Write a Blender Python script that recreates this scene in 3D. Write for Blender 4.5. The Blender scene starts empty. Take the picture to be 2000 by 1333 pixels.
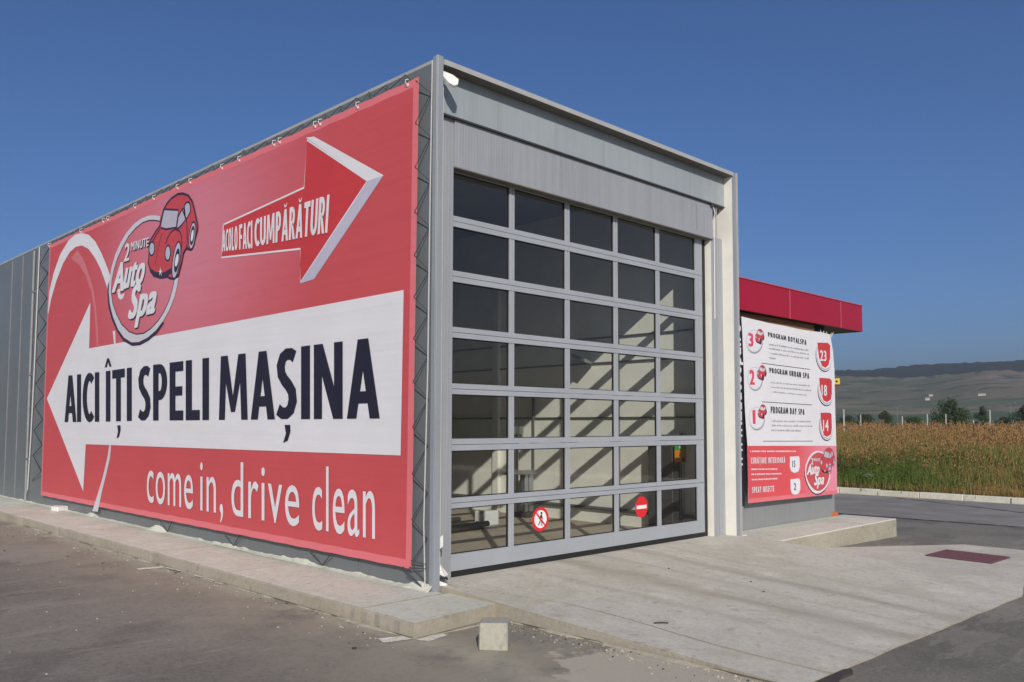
import bpy, bmesh, math, random
import numpy as np
from mathutils import Vector, Matrix
R = math.radians
sc = bpy.context.scene
# ------------------------------------------------------------------ camera
cam = bpy.data.cameras.new('camera'); co = bpy.data.objects.new('camera', cam)
sc.collection.objects.link(co); sc.camera = co
cam.sensor_width = 36; cam.lens = 30.078; cam.clip_start = .1; cam.clip_end = 20000
cam.shift_x = .0076; cam.shift_y = .02994
CAMP = Vector((-4.965, -5.954, 1.5))
fwd = Vector((.69788, .71361, .06101)).normalized()
rt = Vector((.71495, -.69917, 0)).normalized(); up = rt.cross(fwd).normalized(); rt = fwd.cross(up)
M = Matrix((rt, up, -fwd)).transposed().to_4x4()
co.matrix_world = Matrix.Translation(CAMP) @ M @ Matrix.Rotation(R(.166), 4, 'Z')
# ------------------------------------------------------------------ sky and sun
w = bpy.data.worlds.new('World'); sc.world = w; w.use_nodes = True; nt = w.node_tree
sky = nt.nodes.new('ShaderNodeTexSky'); sky.sky_type = 'NISHITA'; sky.sun_disc = False
SUN = Vector((-1, -1.26, .84)).normalized()
sky.sun_elevation = math.asin(SUN.z); sky.sun_rotation = math.atan2(SUN.x, SUN.y)
sky.air_density = 1.0; sky.dust_density = 3.0; sky.ozone_density = 5; sky.altitude = 3000
bg = nt.nodes['Background']; hs = nt.nodes.new('ShaderNodeHueSaturation')
hs.inputs['Hue'].default_value = .505; hs.inputs['Saturation'].default_value = 1.12
nt.links.new(sky.outputs[0], hs.inputs['Color']); nt.links.new(hs.outputs[0], bg.inputs[0]); bg.inputs[1].default_value = .1
sl = bpy.data.lights.new('sun', 'SUN'); sl.energy = 3.9; sl.angle = R(.5); sl.color = (1, .93, .82)
so = bpy.data.objects.new('sun', sl); so.rotation_euler = SUN.to_track_quat('Z', 'Y').to_euler(); so.location = (-10, -12, 12)
sc.collection.objects.link(so)
sc.view_settings.view_transform = 'Standard'; sc.view_settings.look = 'None'
sc.view_settings.exposure = 0.08; sc.view_settings.gamma = 1
sc.cycles.max_bounces = 8; sc.cycles.transparent_max_bounces = 16; sc.cycles.volume_bounces = 0

random.seed(7); rng = np.random.default_rng(11)
# ------------------------------------------------------------------ material helpers
def newmat(name):
    m = bpy.data.materials.new(name); m.use_nodes = True
    return m, m.node_tree, m.node_tree.nodes['Principled BSDF']
def N(t, k, **kw):
    n = t.nodes.new(k)
    for a, b in kw.items():
        if isinstance(a, str) and hasattr(n, a): setattr(n, a, b)
    return n
def coords(t, scale=(1, 1, 1), rot=(0, 0, 0)):
    g = N(t, 'ShaderNodeNewGeometry'); mp = N(t, 'ShaderNodeMapping')
    mp.inputs['Scale'].default_value = scale; mp.inputs['Rotation'].default_value = rot
    t.links.new(g.outputs['Position'], mp.inputs['Vector']); return mp.outputs[0]
def noise(t, vec, scale, detail=4, rough=.55):
    n = N(t, 'ShaderNodeTexNoise'); n.inputs['Scale'].default_value = scale
    n.inputs['Detail'].default_value = detail; n.inputs['Roughness'].default_value = rough
    t.links.new(vec, n.inputs['Vector']); return n.outputs['Fac']
def ramp(t, fac, stops):
    r = N(t, 'ShaderNodeValToRGB'); e = r.color_ramp.elements
    while len(e) < len(stops): e.new(.5)
    for i, (p, c) in enumerate(stops):
        e[i].position = p; e[i].color = (*c, 1) if not isinstance(c, (int, float)) else (c, c, c, 1)
    t.links.new(fac, r.inputs[0]); return r.outputs[0]
def mix(t, fac, a, b, mode='MIX'):
    m = N(t, 'ShaderNodeMix'); m.data_type = 'RGBA'; m.blend_type = mode
    for s, v in ((m.inputs[0], fac), (m.inputs[6], a), (m.inputs[7], b)):
        if isinstance(v, (int, float)): s.default_value = v
        elif isinstance(v, (tuple, list)): s.default_value = (*v, 1)
        else: t.links.new(v, s)
    return m.outputs[2]
def bump(t, p, h, strength, dist=.01):
    b = N(t, 'ShaderNodeBump'); b.inputs['Strength'].default_value = strength; b.inputs['Distance'].default_value = dist
    t.links.new(h, b.inputs['Height']); t.links.new(b.outputs[0], p.inputs['Normal'])
def mk(name, col, rough=.6, var=.12, scale=6, metal=0, bs=.15, bscale=40, stretch=(1, 1, 1), spec=.5):
    m, t, p = newmat(name); v = coords(t, stretch)
    a = tuple(c * (1 - var) for c in col); b = tuple(min(1, c * (1 + var)) for c in col)
    c = ramp(t, noise(t, v, scale), [(.3, a), (.7, b)]); t.links.new(c, p.inputs['Base Color'])
    p.inputs['Roughness'].default_value = rough; p.inputs['Metallic'].default_value = metal
    p.inputs['Specular IOR Level'].default_value = spec
    if bs: bump(t, p, noise(t, v, bscale, 3), bs, .004)
    return m
def ribbed(name, col, axis, period, rough=.45, streak=.16, dist=.004):
    """coated sheet steel with fine vertical micro ribs and vertical weather streaks"""
    m, t, p = newmat(name)
    st = (9, 9, .35)
    a = tuple(c * (1 - streak) for c in col); b = tuple(min(1, c * (1 + streak)) for c in col)
    n1 = noise(t, coords(t, st), 1.6, 5, .6); c1 = ramp(t, n1, [(.3, a), (.72, b)])
    n2 = noise(t, coords(t), .9, 4); c2 = mix(t, .35, c1, ramp(t, n2, [(.3, tuple(c * .8 for c in col)), (.7, tuple(min(1, c * 1.15) for c in col))]))
    # pale scratches
    n3 = noise(t, coords(t, (40, 40, .25)), 1.0, 2); c3 = mix(t, ramp(t, n3, [(.70, 0), (.76, .35)]), c2, tuple(min(1, c * 1.7) for c in col))
    t.links.new(c3, p.inputs['Base Color']); p.inputs['Roughness'].default_value = rough
    wv = N(t, 'ShaderNodeTexWave'); wv.bands_direction = axis; wv.inputs['Scale'].default_value = 1 / period / 3.1416 * 1.5708
    wv.inputs['Distortion'].default_value = 0; t.links.new(coords(t), wv.inputs['Vector'])
    bump(t, p, wv.outputs['Fac'], .5, dist); return m
def vinyl(name, col, grad=None, rough=.5):
    m, t, p = newmat(name)
    n = noise(t, coords(t), 1.2, 4)
    c = ramp(t, n, [(.3, tuple(x * .94 for x in col)), (.7, col)])
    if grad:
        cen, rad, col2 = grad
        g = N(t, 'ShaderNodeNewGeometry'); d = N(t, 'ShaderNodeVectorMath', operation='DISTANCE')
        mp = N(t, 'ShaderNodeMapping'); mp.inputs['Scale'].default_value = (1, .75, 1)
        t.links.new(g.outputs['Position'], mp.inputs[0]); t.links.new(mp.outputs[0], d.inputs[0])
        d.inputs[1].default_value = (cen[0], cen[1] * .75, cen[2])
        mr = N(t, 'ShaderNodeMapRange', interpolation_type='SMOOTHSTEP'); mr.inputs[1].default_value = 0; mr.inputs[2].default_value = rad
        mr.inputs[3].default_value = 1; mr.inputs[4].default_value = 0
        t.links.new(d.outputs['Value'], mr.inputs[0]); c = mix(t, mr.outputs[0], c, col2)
    t.links.new(c, p.inputs['Base Color']); p.inputs['Roughness'].default_value = rough
    p.inputs['Specular IOR Level'].default_value = .35
    # shared soft creases of the stretched cloth
    h1 = noise(t, coords(t, (.6, .25, 1.6)), 1.5, 3); h2 = noise(t, coords(t, (1, .12, 3.5), (R(3), 0, 0)), 2.2, 2)
    ad = N(t, 'ShaderNodeMath', operation='ADD'); t.links.new(h1, ad.inputs[0]); t.links.new(h2, ad.inputs[1])
    bump(t, p, ad.outputs[0], .26, .028)
    return m
# ------------------------------------------------------------------ mesh helpers
class MB:
    def __init__(s): s.v = []; s.f = []; s.m = []
    def quad(s, a, b, c, d, mi=0):
        i = len(s.v); s.v += [a, b, c, d]; s.f.append((i, i+1, i+2, i+3)); s.m.append(mi)
    def poly(s, pts, mi=0):
        i = len(s.v); s.v += [tuple(p) for p in pts]; s.f.append(tuple(range(i, i+len(pts)))); s.m.append(mi)
    def box(s, x0, y0, z0, x1, y1, z1, mi=0, faces=None):
        i = len(s.v)
        s.v += [(x0,y0,z0),(x1,y0,z0),(x1,y1,z0),(x0,y1,z0),(x0,y0,z1),(x1,y0,z1),(x1,y1,z1),(x0,y1,z1)]
        fs = [(0,3,2,1),(4,5,6,7),(0,1,5,4),(1,2,6,5),(2,3,7,6),(3,0,4,7)]   # bottom top -y +x +y -x
        for k, f in enumerate(fs):
            s.f.append(tuple(i+j for j in f)); s.m.append(faces[k] if faces else mi)
    def prism(s, pts, off, mi=0):
        """closed prism: polygon pts swept by vector off"""
        n = len(pts); i = len(s.v); s.v += [tuple(p) for p in pts] + [tuple(Vector(p)+Vector(off)) for p in pts]
        s.f.append(tuple(range(i, i+n))[::-1]); s.f.append(tuple(range(i+n, i+2*n))); s.m += [mi, mi]
        for k in range(n):
            j = (k+1) % n; s.f.append((i+k, i+j, i+n+j, i+n+k)); s.m.append(mi)
    def tube(s, pts, r, n=6, mi=0, r2=None):
        P = [Vector(p) for p in pts]; base = len(s.v)
        for k, p in enumerate(P):
            d = (P[min(k+1, len(P)-1)] - P[max(k-1, 0)]).normalized()
            a = d.orthogonal().normalized() if abs(d.z) > .95 else d.cross(Vector((0,0,1))).normalized()
            b = d.cross(a); rr = r if r2 is None else r + (r2-r)*k/(len(P)-1)
            for q in range(n):
                t = 2*math.pi*q/n; s.v.append(tuple(p + a*math.cos(t)*rr + b*math.sin(t)*rr))
        for k in range(len(P)-1):
            for q in range(n):
                s.f.append((base+k*n+q, base+k*n+(q+1) % n, base+(k+1)*n+(q+1) % n, base+(k+1)*n+q)); s.m.append(mi)
        s.f.append(tuple(base+q for q in range(n))[::-1]); s.f.append(tuple(base+(len(P)-1)*n+q for q in range(n))); s.m += [mi, mi]
    def build(s, name, mats, parent=None, bevel=0, smooth=False):
        me = bpy.data.meshes.new(name)
        o0 = Vector(parent.location) if parent else Vector((0,0,0))
        pp = parent.parent if parent else None
        if pp: o0 = o0 + Vector(pp.location)
        me.from_pydata([tuple(Vector(p)-o0) for p in s.v], [], s.f); me.update()
        if not isinstance(mats, (list, tuple)): mats = [mats]
        for m in mats: me.materials.append(m)
        me.polygons.foreach_set('material_index', s.m)
        bm = bmesh.new(); bm.from_mesh(me)
        if bevel:
            bmesh.ops.remove_doubles(bm, verts=bm.verts, dist=1e-5)
            bmesh.ops.bevel(bm, geom=list(bm.edges), offset=bevel, segments=1, affect='EDGES', clamp_overlap=True)
        bmesh.ops.recalc_face_normals(bm, faces=bm.faces) if bevel or smooth else None
        bm.to_mesh(me); bm.free()
        if smooth: me.polygons.foreach_set('use_smooth', [True]*len(me.polygons))
        o = bpy.data.objects.new(name, me); sc.collection.objects.link(o)
        if parent: o.parent = parent
        return o
def thing(name, label, cat, loc=(0,0,0), group=None):
    o = bpy.data.objects.new(name, None); o.empty_display_size = .1; o.location = loc; sc.collection.objects.link(o)
    o['label'] = label; o['category'] = cat
    if group: o['group'] = group
    return o
def tag(o, label, cat, group=None):
    o['label'] = label; o['category'] = cat
    if group: o['group'] = group
    return o
def struct(o, kind='structure'): o['kind'] = kind; return o
def copy_tree(o, loc=None, label=None):
    c = o.copy(); sc.collection.objects.link(c)
    if loc: c.location = loc
    if label: c['label'] = label
    for ch in o.children:
        d = ch.copy(); sc.collection.objects.link(d); d.parent = c
    return c
def npmesh(name, verts, faces_n, mats, colors=None, k=3):
    """fast mesh of separate k-gons; verts (n*k,3)"""
    me = bpy.data.meshes.new(name); nv = len(verts); nf = nv//k
    me.vertices.add(nv); me.vertices.foreach_set('co', verts.astype(np.float32).ravel())
    me.loops.add(nv); me.loops.foreach_set('vertex_index', np.arange(nv, dtype=np.int32))
    me.polygons.add(nf); me.polygons.foreach_set('loop_start', np.arange(0, nv, k, dtype=np.int32))
    me.polygons.foreach_set('loop_total', np.full(nf, k, dtype=np.int32))
    if colors is not None:
        at = me.color_attributes.new('Col', 'FLOAT_COLOR', 'POINT'); at.data.foreach_set('color', colors.astype(np.float32).ravel())
    me.update(); me.validate()
    for m in (mats if isinstance(mats, (list, tuple)) else [mats]): me.materials.append(m)
    o = bpy.data.objects.new(name, me); sc.collection.objects.link(o); return o
_tc = {}
def text_mesh(s, bold, shear):
    k = (s, bold, shear)
    if k in _tc: return _tc[k]
    cu = bpy.data.curves.new('t', 'FONT'); cu.body = s; cu.size = 1; cu.offset = bold; cu.shear = shear; cu.resolution_u = 5
    cu.space_character = 1.08
    ob = bpy.data.objects.new('t', cu); sc.collection.objects.link(ob)
    dg = bpy.context.evaluated_depsgraph_get(); me = bpy.data.meshes.new_from_object(ob.evaluated_get(dg))
    v = [tuple(x.co) for x in me.vertices]; f = [tuple(p.vertices) for p in me.polygons]
    bpy.data.objects.remove(ob); bpy.data.meshes.remove(me); bpy.data.curves.remove(cu)
    _tc[k] = (v, f); return v, f
def put_text(mb, s, quad, bold, ref, shear, place, mi):
    """quad: bl, br, tr, tl where bl/br on the baseline and tl/tr at cap height (or x height)"""
    v, f = text_mesh(s, 0, shear); h = max(p[1] for p in text_mesh(ref, 0, 0)[0])
    lo = min(p[1] for p in text_mesh(ref, 0, 0)[0])
    x0 = min(p[0] for p in v)-bold; x1 = max(p[0] for p in v)+bold
    bl, br, tr, tl = [Vector(q) for q in quad]; tr = tr
    SK = [(0, 0)] if bold < .02 else [(-1, -1), (-1, 1), (0, -1), (0, 1), (1, -1), (1, 1), (-.5, 0), (.5, 0)]
    for k, (kx, ky) in enumerate(SK):                      # heavier strokes: the outline laid down side by side
        sh = bold*kx; dy = bold*.32*ky
        i = len(mb.v)
        for p in v:
            a = (p[0]+sh-x0)/(x1-x0); b = (p[1]-lo+dy)/(h-lo)
            q = (bl*(1-a)+br*a)*(1-b) + (tl*(1-a)+tr*a)*b
            mb.v.append(place(q, k*.07))
        for g in f: mb.f.append(tuple(i+j for j in g)); mb.m.append(mi)
def rect(a, b, c, d): return [(a, c), (b, c), (b, d), (a, d)]
def pen(pts, pw=.24, ph=.17, close=False):
    """broad-nib stroke: wide on verticals, thinner on horizontals; returns quads"""
    P = [Vector(p) for p in pts]; n = len(P); L = []; Q = []
    for k, p in enumerate(P):
        a = P[(k-1) % n] if close else P[max(k-1, 0)]; b = P[(k+1) % n] if close else P[min(k+1, n-1)]
        d = (b-a).normalized(); o = Vector((-d.y*pw/2, d.x*ph/2)); L.append((p+o, p-o))
    for k in range(n if close else n-1):
        (a, b), (c, d) = L[k], L[(k+1) % n]; Q.append([tuple(a), tuple(c), tuple(d), tuple(b)])
    return Q
def arc(cx, cy, rx, ry, a0, a1, n=14): return [(cx+rx*math.cos(R(a0+(a1-a0)*k/n)), cy+ry*math.sin(R(a0+(a1-a0)*k/n))) for k in range(n+1)]
def mir(p, w_): return [(w_-x, y) for x, y in p][::-1]
def glyph(ch):
    S_ = rect(0, .24, 0, 1)
    if ch in 'IÎ': g, w_ = [S_], .24
    elif ch == 'L': g, w_ = [S_, rect(.24, .54, 0, .165)], .54
    elif ch in 'EF': g, w_ = [S_, rect(.24, .52, .42, .575), rect(.24, .56, .835, 1)]+([rect(.24, .56, 0, .165)] if ch == 'E' else []), .56
    elif ch in 'TŢ': g, w_ = [rect(0, .64, .835, 1), rect(.2, .44, 0, .835)], .64
    elif ch in 'PRB':
        g, w_ = [S_], .62; r0 = .68 if ch == 'P' else .70
        g += pen([(.24, .918)]+arc(.30, r0, .20, .918-r0, 90, -90)+[(.24, 2*r0-.918)], .23, .16)
        if ch == 'R': g += [[(.22, .5), (.42, .5), (.68, 0), (.44, 0)]]; w_ = .67
        if ch == 'B': g += pen([(.24, .49)]+arc(.32, .285, .205, .205, 90, -90)+[(.24, .08)], .23, .16); w_ = .65
    elif ch == 'D': g, w_ = [S_]+pen([(.24, .918)]+arc(.28, .5, .28, .418, 90, -90, 20)+[(.24, .082)], .24, .165), .68
    elif ch == 'O': g, w_ = pen(arc(.36, .5, .24, .425, 0, 360, 28)[:-1], .24, .165, True), .72
    elif ch in 'CG':
        g, w_ = pen(arc(.40, .5, .28, .425, 52, 308, 24), .24, .165), .60
        if ch == 'G': g += [rect(.44, .66, .06, .48), rect(.36, .44, .36, .48)]; w_ = .66
    elif ch == 'U': g, w_ = pen([(.12, 1), (.12, .5)]+arc(.35, .34, .23, .26, 180, 360, 14)+[(.58, .5), (.58, 1)], .24, .165), .70
    elif ch in 'SŞ': g, w_ = pen([(.52, .87), (.42, .915), (.30, .918), (.19, .87), (.13, .76), (.15, .64), (.24, .55), (.36, .47), (.45, .38), (.47, .26), (.41, .14), (.30, .085), (.17, .085), (.05, .14)], .24, .165), .60
    elif ch in 'AĂ': g, w_ = [[(0, 0), (.22, 0), (.47, 1), (.25, 1)], mir([(0, 0), (.22, 0), (.47, 1), (.25, 1)], .74), rect(.17, .57, .19, .34)], .74
    elif ch == 'M': g = [[(0, 0), (.21, 0), (.28, 1), (.07, 1)], [(.09, 1), (.31, 1), (.56, .12), (.42, .12)]]; w_ = .98; g += [mir(q, w_) for q in g]
    elif ch == 'N': g, w_ = [rect(0, .21, 0, 1), rect(.51, .72, 0, 1), [(.0, 1), (.23, 1), (.72, 0), (.49, 0)]], .72
    elif ch == 'Y': g, w_ = [[(0, 1), (.25, 1), (.45, .45), (.25, .40)], mir([(0, 1), (.25, 1), (.45, .45), (.25, .40)], .70), rect(.23, .47, 0, .46)], .70
    if ch == 'Î': g = g+[[(-.06, 1.08), (.05, 1.08), (.17, 1.25), (.07, 1.25)], [(.30, 1.08), (.19, 1.08), (.07, 1.25), (.17, 1.25)]]
    if ch == 'Ă': g = g+pen(arc(.37, 1.18, .13, .10, 180, 360, 8), .07, .06)
    if ch in 'ŢŞ': g = g+[[(w_/2-.06, -.08), (w_/2+.10, -.08), (w_/2+.11, -.17), (w_/2+.03, -.30), (w_/2-.10, -.33), (w_/2-.02, -.20)]]
    return g, w_
def condensed(mb, s, quad, place, mi, gap=.10, sp=.26):
    """heavy condensed capitals laid into the quad bl, br, tr, tl (baseline to cap height)"""
    x = 0; out = []
    for ch in s:
        if ch == ' ': x += sp; continue
        g, w_ = glyph(ch)
        for k, q in enumerate(g): out.append(([(x+a, b) for a, b in q], k % 3))
        x += w_+(gap if ch not in 'A' else gap-.06)
    W_ = x-gap; bl, br, tr, tl = [Vector(q) for q in quad]
    for q, k in out:
        P = []
        for px_, b in q:
            a = px_/W_; P.append(place((bl*(1-a)+br*a)*(1-b)+(tl*(1-a)+tr*a)*b, k*.09))
        mb.poly(P, mi)
def split_words(s, quad, gap, sp):
    adv = lambda ch: glyph(ch)[1]+(gap if ch not in 'A' else gap-.06)
    x = 0; out = []
    for wd_ in s.split(' '):
        w_ = sum(adv(ch) for ch in wd_); out.append((wd_, x, x+w_-gap)); x += w_+sp
    W_ = x-sp-gap; bl, br, tr, tl = [Vector(q) for q in quad]
    return [(wd_, [tuple(bl.lerp(br, a/W_)), tuple(bl.lerp(br, b/W_)), tuple(tl.lerp(tr, b/W_)), tuple(tl.lerp(tr, a/W_))]) for wd_, a, b in out]
def stroke(mb, pts, wd, place, mi):
    P = [Vector(p) for p in pts]; L = []; Rr = []
    for k, p in enumerate(P):
        d = (P[min(k+1, len(P)-1)] - P[max(k-1, 0)]).normalized(); n = Vector((-d.y, d.x))*wd/2
        L.append(p+n); Rr.append(p-n)
    for k in range(len(P)-1):
        mb.quad(*[place(q) for q in (L[k], L[k+1], Rr[k+1], Rr[k])], mi)
def strip(mb, a, b, place, mi):
    """band between two polylines of the same length"""
    for k in range(len(a)-1): mb.quad(*[place(Vector(q)) for q in (a[k], a[k+1], b[k+1], b[k])], mi)
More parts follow.
